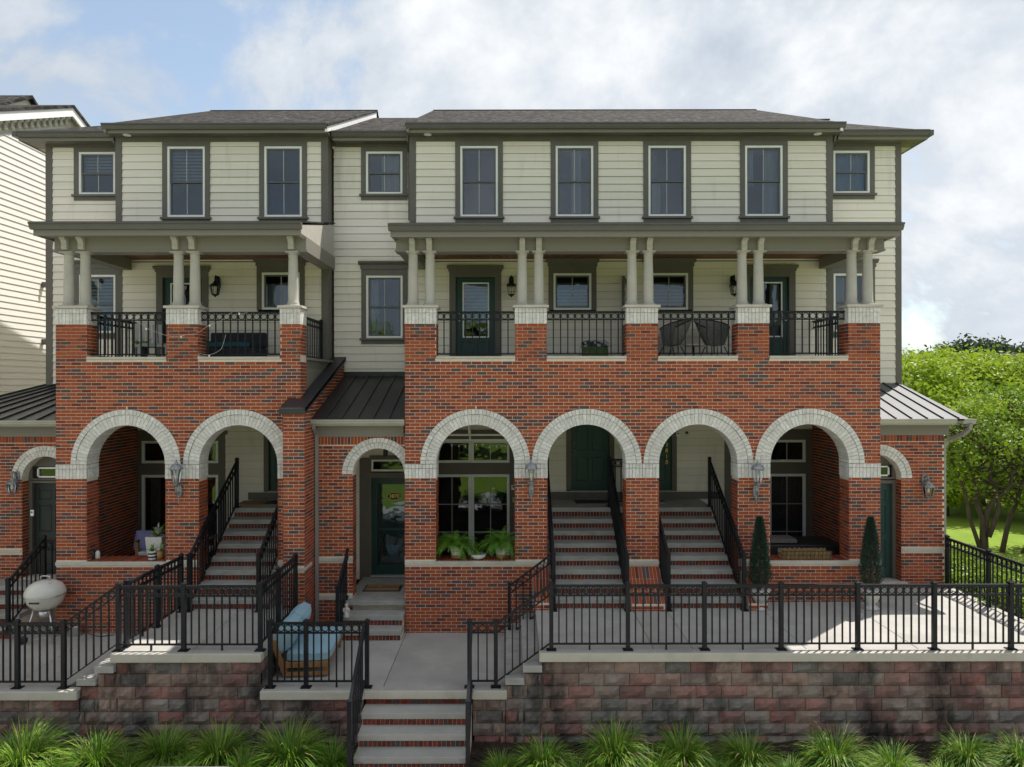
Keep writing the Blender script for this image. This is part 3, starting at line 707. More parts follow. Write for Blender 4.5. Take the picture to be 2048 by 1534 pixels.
def text_mesh(name, body, size, mt, parent, loc, rot=(R(90), 0, 0), depth=.002, align='CENTER', spacing=1.0, local=False):
    cu = bpy.data.curves.new(name, 'FONT'); cu.body = body; cu.size = size; cu.extrude = depth; cu.align_x = align; cu.align_y = 'CENTER'; cu.space_character = spacing; cu.resolution_u = 3
    tmp = bpy.data.objects.new(name+'_tmp', cu); COL.objects.link(tmp)
    dg = bpy.context.evaluated_depsgraph_get(); me = bpy.data.meshes.new_from_object(tmp.evaluated_get(dg)); bpy.data.objects.remove(tmp)
    me.materials.clear(); me.materials.append(mt); me.name = name
    return inst(name, me, parent, loc, rot=rot, local=local)
def door(key, x0, x1, z0, z1, y, casing=.15, style='panel', knob=1, head='crown', recess=.03, mt='door_green'):
    HOLES.setdefault(key, []).append((x0-casing+.01, x1+casing-.01, z0-.02, z1+(.17 if head == 'crown' else casing)))
    dm = MB(); yd = y+recess; w = x1-x0; h = z1-z0
    def panel(a, b, c, d, g=.016):       # sunk panel with a raised field
        dm.box(x0+a*w, x0+b*w, yd+.012, yd+.02, z0+c*h, z0+d*h); dm.hexa([(x0+a*w+.03, yd+.004, z0+c*h+.03), (x0+b*w-.03, yd+.004, z0+c*h+.03), (x0+b*w-.018, yd+.012, z0+c*h+.018), (x0+a*w+.018, yd+.012, z0+c*h+.018),
                (x0+a*w+.03, yd+.004, z0+d*h-.03), (x0+b*w-.03, yd+.004, z0+d*h-.03), (x0+b*w-.018, yd+.012, z0+d*h-.018), (x0+a*w+.018, yd+.012, z0+d*h-.018)])
    if style == 'panel': ops = [(.13, .46, .10, .40), (.54, .87, .10, .40), (.13, .46, .46, .76), (.54, .87, .46, .76), (.13, .46, .81, .93), (.54, .87, .81, .93)]
    elif style == 'half': ops = [(.12, .46, .05, .22), (.54, .88, .05, .22)]
    else: ops = []
    hl = [(x0+a*w, x0+b*w, z0+c*h, z0+d*h) for a, b, c, d in ops]
    gl = None
    if style == 'half': gl = (x0+.17*w, x0+.85*w, z0+.265*h, z0+.94*h)
    if style == 'storm': gl = (x0+.12*w, x0+.92*w, z0+.10*h, z0+.93*h)
    holes_wall(dm, x0, x1, yd, yd+.04, z0, z1, hl+([gl] if gl else []))
    for o_ in ops: panel(*o_)
    dr = part('door', dm, M[mt], BLD)
    cm = MB(); yf = y-.04
    cm.box(x0-casing, x0-.004, yf, yd+.06, z0, z1+casing*.9); cm.box(x1+.004, x1+casing, yf, yd+.06, z0, z1+casing*.9); cm.box(x0-.004, x1+.004, yf, yd+.06, z1+.004, z1+casing*.9)
    if head == 'crown':
        zt = z1+casing*.9; cm.box(x0-casing-.02, x1+casing+.02, yf-.02, y+.02, zt, zt+.06); cm.prism([(yf-.02, zt+.06), (yf-.07, zt+.10), (yf-.07, zt+.13), (y+.02, zt+.13), (y+.02, zt+.06)], 'x', x0-casing-.05, x1+casing+.05)
    part('door_casing', cm, M['trim'], dr)
    if gl:
        g = MB(); g.quad((gl[0], yd+.02, gl[2]), (gl[1], yd+.02, gl[2]), (gl[1], yd+.02, gl[3]), (gl[0], yd+.02, gl[3])); part('pane', g, M['glass_wavy'], dr)
        if style == 'half':
            f = MB(); t = .03
            f.box(gl[0], gl[1], yd-.01, yd+.01, gl[3]-t, gl[3]); f.box(gl[0], gl[1], yd-.01, yd+.01, gl[2], gl[2]+t); f.box(gl[0], gl[0]+t, yd-.01, yd+.01, gl[2]+t, gl[3]-t); f.box(gl[1]-t, gl[1], yd-.01, yd+.01, gl[2]+t, gl[3]-t); part('glazing_frame', f, M['white_vinyl'], dr)
        if style == 'storm':
            f = MB(); zc = gl[2]+(gl[3]-gl[2])*.44; f.box(gl[0], gl[1], yd-.006, yd+.018, zc-.02, zc+.02); part('glazing_bar', f, M[mt], dr)
        room_box(dr, x0, x1, z0, z1, yd+.05, .12 if style == 'storm' else .8)
    hx = x0+.09*w if knob < 0 else x1-.09*w
    hd = MB(); hd.lathe([(.001, -.03), (.03, -.02), (.03, .01), (.001, .02)], (hx, yd-.05, z0+.47*h), 10); hd.box(hx-.02, hx+.02, yd-.012, yd, z0+.44*h, z0+.50*h); hd.lathe([(.022, -.02), (.022, .02)], (hx, yd-.01, z0+.56*h), 10)
    part('handle', hd, M['nickel'], dr, smooth=True)
    th = MB(); th.box(x0-.02, x1+.02, y-.06, yd+.05, z0-.035, z0-.004); part('threshold', th, M['muntin'], dr)
    return dr
d = door('R', -1.30, -.395, 4.90, 6.80, YB, style='half', knob=-1); drape(d, -1.30, -.395, 4.90, 6.8, YB+.14, [('blind', .1, .9, .5, .97)])
d = door('R', 5.53, 6.43, 4.90, 6.80, YB, style='half', knob=1); drape(d, 5.53, 6.43, 4.9, 6.8, YB+.2, [('curtain', .2, .45, .2, .95), ('curtain', .6, .85, .2, .95)])
door('L', -8.10, -7.19, 4.90, 6.80, YB, style='half', knob=-1)
GY = 2.92
door('GR', 1.41, 2.32, 1.78, 3.80, GY, style='panel', knob=-1, casing=.12, head='plain')
dn = door('GR', 2.90, 3.81, 1.78, 3.80, GY, style='panel', knob=-1, casing=.12, head='plain')
for i, c in enumerate('3810'): text_mesh('door_number', c, .14, M['brass'], dn, (3.70, GY+.020, 2.86-.14*i), depth=.004)
door('GL', -5.81, -4.90, 1.78, 3.80, GY, style='panel', knob=1, casing=.12, head='plain')
def slider(key, x0, x1, dark, ncol=2, nrow=3, cover=None):
    """tall sliding door with transom in the porch's rear wall"""
    HOLES.setdefault(key, []).append((x0-.16, x1+.16, .0, 3.12)); y = GY
    cm = MB(); cm.box(x0-.17, x0, y-.03, y+.06, .03, 3.13); cm.box(x1, x1+.17, y-.03, y+.06, .03, 3.13); cm.box(x0, x1, y-.03, y+.06, 2.17, 2.44); cm.box(x0, x1, y-.03, y+.06, 2.98, 3.13); cm.box(x0-.22, x1+.22, y-.06, y+.06, 3.13, 3.23)
    dr = part('patio_door', cm, M['trim'], BLD)
    xm = (x0+x1)/2
    fr = MB()
    def ring(a, b, c, d_, t, ya, yb): fr.box(a, b, ya, yb, d_-t, d_); fr.box(a, b, ya, yb, c, c+t); fr.box(a, a+t, ya, yb, c+t, d_-t); fr.box(b-t, b, ya, yb, c+t, d_-t)
    for a, b in ((x0, xm), (xm, x1)):
        ring(a+.002, b-.002, .06, 2.168, .065, y-.01, y+.05); ring(a+.002, b-.002, 2.442, 2.978, .06, y-.01, y+.05)
    part('frame', fr, M['white_vinyl'], dr, bev=.004)
    mu = MB()
    for a, b in ((x0+.06, xm-.06), (xm+.06, x1-.06)):
        for k in range(1, ncol): x = a+(b-a)*k/ncol; mu.box(x-.01, x+.01, y+.010, y+.024, .12, 2.11); mu.box(x-.01, x+.01, y+.010, y+.024, 2.5, 2.92)
        for k in range(1, nrow): z = .12+1.99*k/nrow; mu.box(a, b, y+.008, y+.022, z-.01, z+.01)
        for c, d_ in ((.12, 2.11), (2.5, 2.92)):
            g = MB(); g.quad((a, y+.03, c), (b, y+.03, c), (b, y+.03, d_), (a, y+.03, d_)); part('pane', g, M['glass_wavy'], dr)
    part('muntin', mu, M['muntin'], dr)
    room_box(dr, x0-.05, x1+.05, .0, 3.1, y+.08, 2.2)
    if cover: drape(dr, x0, x1, .1, 2.12, y+.2, cover)
    return dr
slider('GR', -1.90, -.06, True)
slider('GR', 5.24, 7.02, True, cover=[('dark', .02, .98, 0, 1)])
slider('GL', -8.86, -7.02, True, nrow=1, ncol=1, cover=[('dark', .06, .20, 0, 1), ('curtain', .55, .66, 0, 1)])

# siding walls around those openings
siding_wall(-2.37+.15, 7.45-.15, YB, LEDGE-.05, UPT, HOLES['R']); siding_wall(-9.19+.15, -4.26-.16, YB, LEDGE-.05, UPT, HOLES['L'])
siding_wall(-4.22, -2.30, YR, 4.3, 9.95, HOLES['M']); siding_wall(-11.05+.16, -9.16, YR, 3.6, 9.95, HOLES['LL']); siding_wall(7.42, 9.24-.14, YR, 3.6, 9.95, HOLES['RR'])
siding_wall(RX0+.12, SXR, GY, .03, 3.93, HOLES['GR'], 0); siding_wall(SXL, BX0, GY, .03, 3.93, HOLES['GL'], 0)
# corner boards, friezes, side returns, rear walls
for x0, x1, y, e, z0_ in ((-2.37, -2.22, YB, .38, LEDGE-.3), (7.30, 7.45, YB, .38, LEDGE-.3), (-9.19, -9.04, YB, .38, LEDGE-.3), (-4.42, -4.26, YB, .38, LEDGE-.3), (-11.05, -10.89, YR, .1, 3.3), (9.10, 9.24, YR, .1, 3.3)):
    mb = MB(); mb.box(x0, x1, y-.03, y+e, z0_, 10.09 if y == YB else 10.08); part('corner_board', mb, M['trim'], BLD)
for x0, x1, y, z0_, z1_ in ((-2.22, 7.30, YB, UPT, 10.08), (-9.04, -4.42, YB, UPT, 10.08), (-4.26, -2.37, YR, 9.951, 10.08), (-10.89, -9.19, YR, 9.951, 10.08), (7.45, 9.10, YR, 9.951, 10.08), (-2.22, 7.30, YB+.002, 7.16, 7.24), (-9.04, -4.42, YB+.002, 7.16, 7.24)):
    mb = MB(); mb.box(x0, x1, y-.028, y+.1, z0_, z1_); part('frieze', mb, M['trim'], BLD)
mb = MB(); mb.box(-11.03, -10.93, YR+.1, 13.0, -.3, 10.05); mb.box(9.12, 9.22, YR+.1, 13.0, -.3, 10.05); mb.box(-11.03, 9.22, 12.9, 13.0, -.3, 10.05); mb.box(-10.9, 9.1, 3.8, 12.9, 10.0, 10.05); mb.box(-10.9, 9.1, 3.75, 12.9, 4.2, 4.25)
mb.box(-12.38, -11.0, 3.0, 3.1, -.6, 3.7)
part('rear_wall', mb, M['siding'], BLD)
# grey base boards under the landing doors
for a, b in ((.72, 5.02), (-6.3, BX0)): mb = MB(); mb.box(a, b, GY-.05, GY, 1.576, 1.745); part('base_board', mb, M['trim'], BLD)
# entry recess: siding side wall, storm door, transom
mb = MB(); mb.box(-4.0, -3.45, 1.90, 2.0, -.05, 3.3); mb.box(-3.45, -2.1, 1.93, 2.03, 2.66, 3.5); mb.box(-3.4, -2.1, EY+.3, 2.0, 3.28, 3.34); mb.box(-3.62, -3.58, EY+.3, 1.95, -.05, 3.3); part('entry_recess_wall', mb, M['siding'], BLD)
en = door('E', -3.16, -2.22, .04, 2.22, 1.90, casing=.13, style='storm', knob=1, head='plain')
im = MB(); im.box(-3.14, -2.24, 1.965, 1.985, .06, 2.2, 0)
for a, b, c, d_ in ((-3.0, -2.73, 1.2, 2.0), (-2.65, -2.38, 1.2, 2.0), (-3.0, -2.73, .25, 1.0), (-2.65, -2.38, .25, 1.0)): im.box(a, b, 1.957, 1.966, c, d_)
part('inner_door', im, M['door_green'], en)
pl = MB(); pl.lathe([(.001, 0), (.155, .0), (.155, .008), (.14, .012), (.001, .012)], (0, 0, 0), 24, squash=(1, .52)); me = pl.mesh('number_plaque', M['dark_plastic'])
inst('number_plaque', me, en, (-2.655, 1.925, 1.80), rot=(R(90), 0, 0)); text_mesh('house_number', '3870', .115, M['brass'], en, (-2.655, 1.910, 1.80))
rim = MB(); rim.lathe([(.163, 0), (.163, .006)], (0, 0, 0), 24, squash=(1, .54)); inst('plaque_rim', rim.mesh('plaque_rim', M['brass']), en, (-2.655, 1.930, 1.80), rot=(R(90), 0, 0))
mb = MB(); mb.box(-3.16, -2.22, 1.87, 1.94, 2.37, 2.41); mb.box(-3.16, -2.22, 1.87, 1.94, 2.59, 2.63); mb.box(-3.16, -3.12, 1.87, 1.94, 2.41, 2.59); mb.box(-2.26, -2.22, 1.87, 1.94, 2.41, 2.59); tr = part('transom', mb, M['white_vinyl'], BLD)
mb = MB(); mb.quad((-3.13, 1.91, 2.41), (-2.25, 1.91, 2.41), (-2.25, 1.91, 2.59), (-3.13, 1.91, 2.59)); part('pane', mb, M['glass_wavy'], tr); room_box(tr, -3.14, -2.24, 2.40, 2.60, 1.95, .5)
mb = MB(); mb.box(-3.45, -3.16, 1.885, 1.95, -.05, 2.66); mb.box(-2.22, -2.1, 1.885, 1.95, -.05, 2.66); mb.box(-3.2, -2.2, 1.888, 1.95, 2.63, 2.72); mb.box(-3.2, -2.2, 1.889, 1.95, 2.355, 2.37); part('entry_trim', mb, M['trim'], BLD)
for i in range(19): inst('siding_plank', PLANK, BLD, (-3.55, 1.895, -.05+EX*i), (.12, 1, 1))
mb = MB(); mb.box(-3.0, -2.4, .6, .61, 3.2, 3.22); mb.tube([(-2.72, 1.2, 3.28), (-2.72, 1.2, 2.95)], .012, 6); mb.lathe([(.02, -.14), (.05, -.1), (.05, .02), (.01, .06)], (-2.72, 1.2, 2.9), 8); part('entry_pendant', mb, M['dark_plastic'], BLD)
# wing doors
for x0, x1, z0, key in ((7.36, 8.20, .115, 'W'), (-10.35, -9.51, .225, 'W')):
    dd = door(key, x0, x1, z0, 2.16 if z0 < .2 else 2.20, WY+.24, casing=.08, style='panel', knob=-1 if x0 > 0 else 1, head='plain', mt='door_green' if x0 > 0 else 'door_green_shaded')
    mb = MB(); zt = 2.30
    mb.box(x0-.08, x1+.08, WY+.20, WY+.3, zt-.045, zt+.0); mb.box(x0-.08, x0, WY+.20, WY+.3, zt, 2.62); mb.box(x1, x1+.08, WY+.20, WY+.3, zt, 2.62); mb.box(x0-.08, x1+.08, WY+.26, WY+.32, 2.55, 2.82); tr = part('door_transom', mb, M['trim'], dd)
    mb = MB(); a, b, c, e = x0+.1, x1-.06, zt+.02, 2.54; mb.box(a, b, WY+.21, WY+.28, e-.03, e); mb.box(a, b, WY+.21, WY+.28, c, c+.03); mb.box(a, a+.03, WY+.21, WY+.28, c, e); mb.box(b-.03, b, WY+.21, WY+.28, c, e); part('transom_frame', mb, M['white_vinyl'], dd)
    mb = MB(); mb.quad((x0, WY+.25, c), (x1, WY+.25, c), (x1, WY+.25, e), (x0, WY+.25, e)); part('pane', mb, M['glass'], dd); room_box(dd, x0, x1, zt, 2.56, WY+.3, .4)

# ------------------------------------------------------------------ eaves, gutters, roofs
def gutter(x0, x1, y, z, m='gutter', h=.12, ret=None):
    """K-profile gutter along X hung on a front at y, top at z"""
    prof = [(y, z), (y-.115, z), (y-.115, z-.03), (y-.10, z-.038), (y-.095, z-.07), (y-.06, z-h), (y, z-h)]
    mb = MB(); mb.prism(prof, 'x', x0, x1); mb.box(x0-.002, x1+.002, y-.122, y-.112, z-.022, z+.004)
    return part('gutter', mb, M[m], BLD)
SLOPE = .437
def eave(x0, x1, yw, zs, oh, sx0, sx1, name):
    """soffit, fascia and gutter of a main eave; yw wall plane, zs soffit level"""
    mb = MB(); mb.box(x0-sx0, x1+sx1, yw-oh, yw+.3, zs, zs+.03); part('soffit', mb, M['trim'], BLD)
    mb = MB(); mb.box(x0-sx0-.001, x1+sx1+.001, yw-oh-.022, yw-oh-.001, zs-.02, zs+.16); part('fascia', mb, M['beam'], BLD)
    gutter(x0-sx0-.01, x1+sx1+.01, yw-oh-.023, zs+.17)
def roof_plane(x0, x1, y0, z0, y1, hipL=0, hipR=0, m='shingle', th=.05):
    z1 = z0+SLOPE*(y1-y0); mb = MB()
    p = [(x0, y0, z0), (x1, y0, z0), (x1-hipR, y1, z1), (x0+hipL, y1, z1)]
    mb.hexa([(a, b, c-th) for a, b, c in p]+p); return part('roof', mb, M[m], BLD)
RIDGE = DY(22)
eave(-2.37, 7.45, YB, 10.075, .30, .02, .12, 'r'); eave(-9.19, -4.26, YB, 10.075, .30, .10, .06, 'l')
eave(-4.17, -2.40, YR, 10.02, .30, .0, .0, 'm'); eave(-11.05, -9.30, YR, 10.02, .32, .40, .0, 'll'); eave(7.60, 9.24, YR, 10.02, .32, .0, .42, 'rr')
y0 = YB-.40
for x0, x1 in ((-2.42, 7.56), (-9.30, -4.15)):
    r_ = roof_plane(x0, x1, y0, 10.235, RIDGE)
    zr = 10.235+SLOPE*(RIDGE-y0)
    mb = MB(); mb.hexa([(x0, RIDGE, zr-.05), (x1, RIDGE, zr-.05), (x1, 13.4, 9.9), (x0, 13.4, 9.9), (x0, RIDGE, zr), (x1, RIDGE, zr), (x1, 13.4, 9.95), (x0, 13.4, 9.95)]); part('rear_roof', mb, M['shingle'], BLD)
    for x in (x0+.03, x1-.09):        # barge boards closing the gable ends
        mb = MB(); mb.prism([(y0+.02, 10.06), (RIDGE, zr-.34), (RIDGE, zr-.06), (y0+.02, 10.18)], 'x', x, x+.06); part('barge_board', mb, M['white_vinyl'] if x > x0+.5 else M['beam'], BLD)
        mb = MB(); mb.prism([(YB+.2, 9.9), (13.3, 9.9), (RIDGE, zr-.2), ], 'x', x+.01, x+.05); part('gable_wall', mb, M['siding'], BLD)
    mb = MB(); mb.prism([(RIDGE-.12, zr-.03), (RIDGE, zr+.025), (RIDGE+.12, zr-.03)], 'x', x0, x1); part('ridge_cap', mb, M['shingle'], BLD)
yr0 = YR-.42; RID2 = DY(21.6); zr2 = 10.18+SLOPE*(RID2-yr0)
roof_plane(-4.20, -2.38, yr0, 10.18, RID2)
roof_plane(-11.48, -9.25, yr0, 10.18, RID2, hipL=2.0); roof_plane(7.52, 9.70, yr0, 10.18, RID2, hipR=1.9)
mb = MB()       # hip ends and rear slopes of the lower roofs
mb.poly([(-11.48, yr0, 10.18), (-9.48, RID2, zr2), (-9.48, 10, zr2), (-11.48, 13.4, 10.0)]); mb.poly([(9.70, yr0, 10.18), (9.70, 13.4, 10.0), (7.8, 10, zr2), (7.8, RID2, zr2)])
for a, b in ((-11.48, -9.25), (-4.2, -2.38), (7.52, 9.7)): mb.poly([(a, RID2, zr2-.05), (b, RID2, zr2-.05), (b, 13.4, 10.0), (a, 13.4, 10.0)])
part('hip_roof', mb, M['shingle'], BLD)
# side soffits and gutters of the hipped corners
for x0, x1, s in ((-11.46, -11.05, -1), (9.24, 9.67, 1)):
    mb = MB(); mb.box(x0, x1, YR-.3, 13, 10.021, 10.05); part('soffit', mb, M['ceiling_cream'], BLD)
    xe = x0 if s < 0 else x1
    mb = MB(); mb.box(xe-.012, xe+.012, YR-.34, 13, 10.0, 10.17); part('fascia', mb, M['beam'], BLD)
    mb = MB(); mb.box(min(xe, xe+s*.1), max(xe, xe+s*.1), YR-.44, 13, 10.07, 10.19); part('gutter', mb, M['gutter'], BLD)
# recessed soffit lights
for x in (-8.85, -1.93, 7.05):
    mb = MB(); mb.lathe([(.09, -.012), (.085, 0), (.001, 0)], (x, YB-.16, 10.074), 16); part('soffit_light', mb, M['white_vinyl'], BLD)

# ------------------------------------------------------------------ balcony roofs on columns
def porch_roof(x0, x1, bx0, bx1, zg, cols, open_right):
    yg = DY(13.80)
    zt = 8.08
    mb = MB(); mb.hexa([(x0, yg-.1, zg-.02), (x1, yg-.1, zg-.02), (x1, YB, zt-.03), (x0, YB, zt-.03), (x0, yg-.1, zg+.015), (x1, yg-.1, zg+.015), (x1, YB, zt), (x0, YB, zt)]); part('balcony_roof', mb, M['shingle'], BLD)
    gutter(x0-.03, x1+.03, yg, zg, h=.13)
    mb = MB(); mb.box(x0, x1, yg+.001, yg+.03, zg-.24, zg-.0); part('fascia', mb, M['beam'], BLD)
    mb = MB(); mb.box(x0+.002, x1-.002, yg+.031, .12, zg-.215, zg-.19); part('soffit', mb, M['beam'], BLD)
    mb = MB(); mb.box(bx0, bx1, .10, .42, 6.98, zg-.19)
    mb.box(bx0, bx0+.30, .42, YB-.03, 6.98, zg-.19); mb.box(bx1-.30, bx1, .42, YB-.03, 6.98, zg-.19)
    mb.box(bx0-.02, bx1+.02, .085, .43, 6.965, 7.0); part('beam', mb, M['beam'], BLD)
    cl = MB(); n = int((bx1-bx0-.6)/.14)
    for i in range(n):
        a = bx0+.3+(bx1-bx0-.6)*i/n; cl.box(a+.004, a+(bx1-bx0-.6)/n-.004, .42, YB-.03, 7.235, 7.255)
    part('balcony_ceiling', cl, M['wood_ceiling'], BLD, kind='stuff')
    for s, xa, xb in ((-1, x0, bx0), (1, bx1, x1)):      # closed triangle ends
        xe = xa+.02 if s < 0 else xb-.06
        mb = MB(); mb.prism([(yg+.04, zg-.24), (YB-.03, zg-.24), (YB-.03, zt-.06), (yg+.04, zg-.03)], 'x', xe, xe+.04); part('roof_end_panel', mb, M['column'] if s > 0 else M['beam'], BLD)
    cm = MB(); prof = [(.128, 0), (.128, .035), (.118, .05), (.122, .065), (.112, .085), (.104, .10), (.103, .35), (.092, .92), (.088, 1.0), (.096, 1.01), (.096, 1.03), (.088, 1.04), (.09, 1.06), (.12, 1.085), (.12, 1.1)]
    global COLME
    if COLME is None:
        cm.lathe(prof, (0, 0, 0), 20); cm.box(-.135, .135, -.135, .135, -.005, .025); cm.box(-.13, .13, -.13, .13, 1.075, 1.105); COLME = cm.mesh('column', M['column'], smooth=False)
        for p in COLME.polygons: p.use_smooth = len(p.vertices) == 4 and abs(p.normal.z) < .8
        bk = MB(); bk.prism([(.0, 0), (-.05, 0), (-.075, .03), (-.07, .12), (-.10, .18), (-.15, .20), (-.15, .24), (0, .24)], 'x', -.055, .055); bk.box(-.07, .07, -.165, 0, .235, .262); COLME2.append(bk.mesh('bracket', M['column']))
    for x in cols:
        inst('column', COLME, BLD, (x, .20, 5.885), (1, 1, (6.98-5.885)/1.105)); inst('bracket', COLME2[0], BLD, (x, .10, zg-.45))
COLME = None; COLME2 = []
porch_roof(-2.36, 7.55, -2.31, 7.43, 7.42, [-1.98, -1.64, .21, .54, 2.41, 2.74, 4.62, 4.95, 6.82, 7.14], False)
porch_roof(-9.30, -4.10, -9.12, -4.10, 7.46, [-8.89, -8.56, -6.69, -6.36, -4.39], True)

# ------------------------------------------------------------------ standing-seam metal roofs
def seam_roof(pf, pb, nseam, m, name='metal_roof', overhang=.05):
    """panels between the eave line pf and the head line pb (each two points), each panel and rib its own piece"""
    fa, fb, ba, bb = [Vector(p) for p in (*pf, *pb)]
    base = MB(); nrm = ((fb-fa).cross(ba-fa)).normalized(); nrm = nrm if nrm.z > 0 else -nrm; t = nrm*.03
    base.hexa([fa-t, fb-t, bb-t, ba-t, fa-t*.2, fb-t*.2, bb-t*.2, ba-t*.2]); ro = part(name, base, M['flashing'], BLD)
    for i in range(nseam):
        u, v = i/nseam+.004, (i+1)/nseam-.004
        a, b, c, d_ = fa.lerp(fb, u), fa.lerp(fb, v), ba.lerp(bb, v), ba.lerp(bb, u)
        mb = MB(); mb.hexa([a-t*.2, b-t*.2, c-t*.2, d_-t*.2, a, b, c, d_]); part('roof_panel', mb, M[m], ro)
    for i in range(nseam+1):
        a, d_ = fa.lerp(fb, i/nseam), ba.lerp(bb, i/nseam); s = (fb-fa).normalized()*.011; h = nrm*.032
        mb = MB(); mb.hexa([a-s, a+s, d_+s, d_-s, a-s+h, a+s+h, d_+s+h, d_-s+h]); part('roof_seam', mb, M['flashing'], ro)
    return ro
def eave_box(x0, x1, yw, yg, zg, label=None):
    gutter(x0, x1, yg, zg, 'gutter_light', .11)
    mb = MB(); mb.box(x0+.02, x1-.02, yg+.001, yg+.028, zg-.13, zg+.01); part('fascia', mb, M['gutter_light'], BLD)
    mb = MB(); mb.box(x0+.04, x1-.04, yg+.029, yw+.02, zg-.135, zg-.11); part('soffit', mb, M['beam'], BLD)
    mb = MB(); mb.box(x0+.06, x1-.06, yw-.03, yw+.1, zg-.36, zg-.136); part('frieze', mb, M['beam'], BLD)
eave_box(-4.0, -2.13, EY, .06, 3.62)
seam_roof(((-4.0, -.03, 3.625), (-2.13, -.03, 3.625)), ((-4.0, YR-.02, 4.52), (-2.13, YR-.02, 4.52)), 6, 'metal_roof')
mb = MB(); mb.box(-3.98, -2.3, YR-.05, YR+.01, 4.45, 4.62); part('flashing', mb, M['flashing'], BLD)
eave_box(RX1, 9.34, WY, .72, 3.58); gx = 9.62
seam_roof(((RX1, .62, 3.585), (9.24, .62, 3.585)), ((RX1, YR-.02, 4.32), (9.10, YR-.02, 4.32)), 6, 'metal_roof_sunlit')
mb = MB(); mb.hexa([(9.24, .62, 3.55), (9.5, .62, 3.55), (9.26, YR, 4.25), (9.10, YR, 4.25), (9.24, .62, 3.58), (9.5, .62, 3.56), (9.26, YR, 4.3), (9.10, YR, 4.318)]); part('metal_hip', mb, M['metal_roof_sunlit'], BLD)
gutter(9.2, 9.60, .72, 3.58, 'gutter_light', .11)
eave_box(-13.4, LX0, WY, .72, 3.58)
seam_roof(((-12.6, .62, 3.585), (LX0, .62, 3.585)), ((-11.05, YR-.02, 4.32), (LX0, YR-.02, 4.32)), 9, 'metal_roof')
mb = MB(); mb.poly([(-12.6, .62, 3.58), (-11.05, YR, 4.32), (-12.6, YR, 3.6)]); part('metal_hip', mb, M['metal_roof'], BLD)
# downspouts
def downspout(pts, m, w=.04):
    mb = MB(); mb.tube(pts, w, 4, cap=True); return part('downspout', mb, M[m], BLD)
downspout([(-3.93, .0, 3.53), (-3.93, .02, 3.45), (-3.93, EY-.06, 3.30), (-3.93, EY-.06, -.5), (-3.93, EY-.13, -.58)], 'downspout_grey', .045)
downspout([(9.5, .65, 3.49), (9.5, .68, 3.38), (9.45, .8, 3.26), (9.30, 1.1, 3.10), (9.24, 1.15, 2.95), (9.24, 1.15, .3)], 'downspout_grey', .05)
for x, y in ((-9.26, YR-.38), (-2.42, YR-.38), (7.52, YR-.38)): downspout([(x, y, 10.07), (x, y+.05, 9.98), (x+.0, YR-.08, 9.80), (x, YR-.06, 8.2)], 'gutter', .035)
# ------------------------------------------------------------------ terraces (concrete slabs with open joints)
YF = DY(11.40)                       # front edge of the terraces
def slabs(name, xs, y0, y1, z, th=.14, front=True):
    """a paved terrace: each slab between two joints is a piece"""
    mb = MB(); mb.box(xs[0]+.01, xs[-1]-.01, y0+(.16 if y0 < -1 else .03), y1, z-.5, z-.02); o = link(name, mb.mesh(name, M['joint'])); o['kind'] = 'structure'
    for a, b in zip(xs, xs[1:]):
        m2 = MB(); m2.box(a+.004, b-.004, y0, y1, z-th, z); part('slab', m2, M['concrete'], o, bev=.008)
    return o
slabs('terrace', [.44, 2.30, 2.94, 4.78, 6.6, 9.33], YF, -.002, 0)
slabs('terrace_side', [RX1+.01, 9.33], .0, WY-.001, -.004)
slabs('terrace', [-6.42, -5.2, -4.04], YF, -.002, 0)
slabs('entry_patio', [-4.03, -2.10, -.10], YF, -.002, -.60)
slabs('entry_patio_recess', [-4.0, RX0-.01], .0, EY+.2, -.604)
slabs('side_patio', [-14, -11, -9.4, -8.2, -7.24], YF, -.002, -.60)
slabs('side_patio_recess', [-14, LX0-.01], .0, WY, -.604)
# ------------------------------------------------------------------ retaining walls of split-face blocks
BLK = []
for v in range(6):
    mb = MB(); nx, nz = 5, 3; w, h = .398, .194; rnd = random.Random(v)
    P = [[(w*i/nx, -(.0 if i in (0, nx) or j in (0, nz) else rnd.uniform(.014, .048)), h*j/nz) for i in range(nx+1)] for j in range(nz+1)]
    for j in range(nz):
        for i in range(nx): mb.quad(P[j][i], P[j][i+1], P[j+1][i+1], P[j+1][i])
    mb.quad((0,0,0),(0,.1,0),(w,.1,0),(w,0,0)); mb.quad((0,0,h),(w,0,h),(w,.1,h),(0,.1,h)); mb.quad((0,0,0),(0,0,h),(0,.1,h),(0,.1,0)); mb.quad((w,0,0),(w,.1,0),(w,.1,h),(w,0,h))
    BLK.append(mb.mesh('block', M['block_0']))
def block_run(wall, x0, x1, z0, z1, y, ztop0):
    c = math.floor((z0-ztop0)/.203)
    rows = []
    z = ztop0
    while z > z0-.1: z -= .203; rows.append(z)
    for r, z in enumerate(rows):
        off = .2055*(r % 2)+.13*((r*7) % 3)/3; k = math.floor((x0-off)/.411)
        while off+k*.411 < x1-.02:
            a, b = max(x0, off+k*.411), min(x1, off+k*.411+.403); k += 1
            if b-a < .04: continue
            o = inst('block', random.choice(BLK), wall, (a, y+random.uniform(-.006, .006), z), ((b-a)/.398, 1, 1))
            o.material_slots[0].link = 'OBJECT'; o.material_slots[0].material = M['block_%d' % random.choices(range(5), (30, 24, 17, 13, 22))[0]]
def cap(wall, x0, x1, y0, y1, z0, z1):
    mb = MB(); mb.box(x0, x1, y0, y1, z0, z1); return part('cap', mb, M['concrete_cap'], wall, bev=.012)
YW = YF+.055
def core(wall, spans):
    mb = MB()
    for x0, x1, y0, y1, z0, z1 in spans: mb.box(x0, x1, y0, y1, z0, z1)
    return part('wall_core', mb, M['block_joint'], wall)
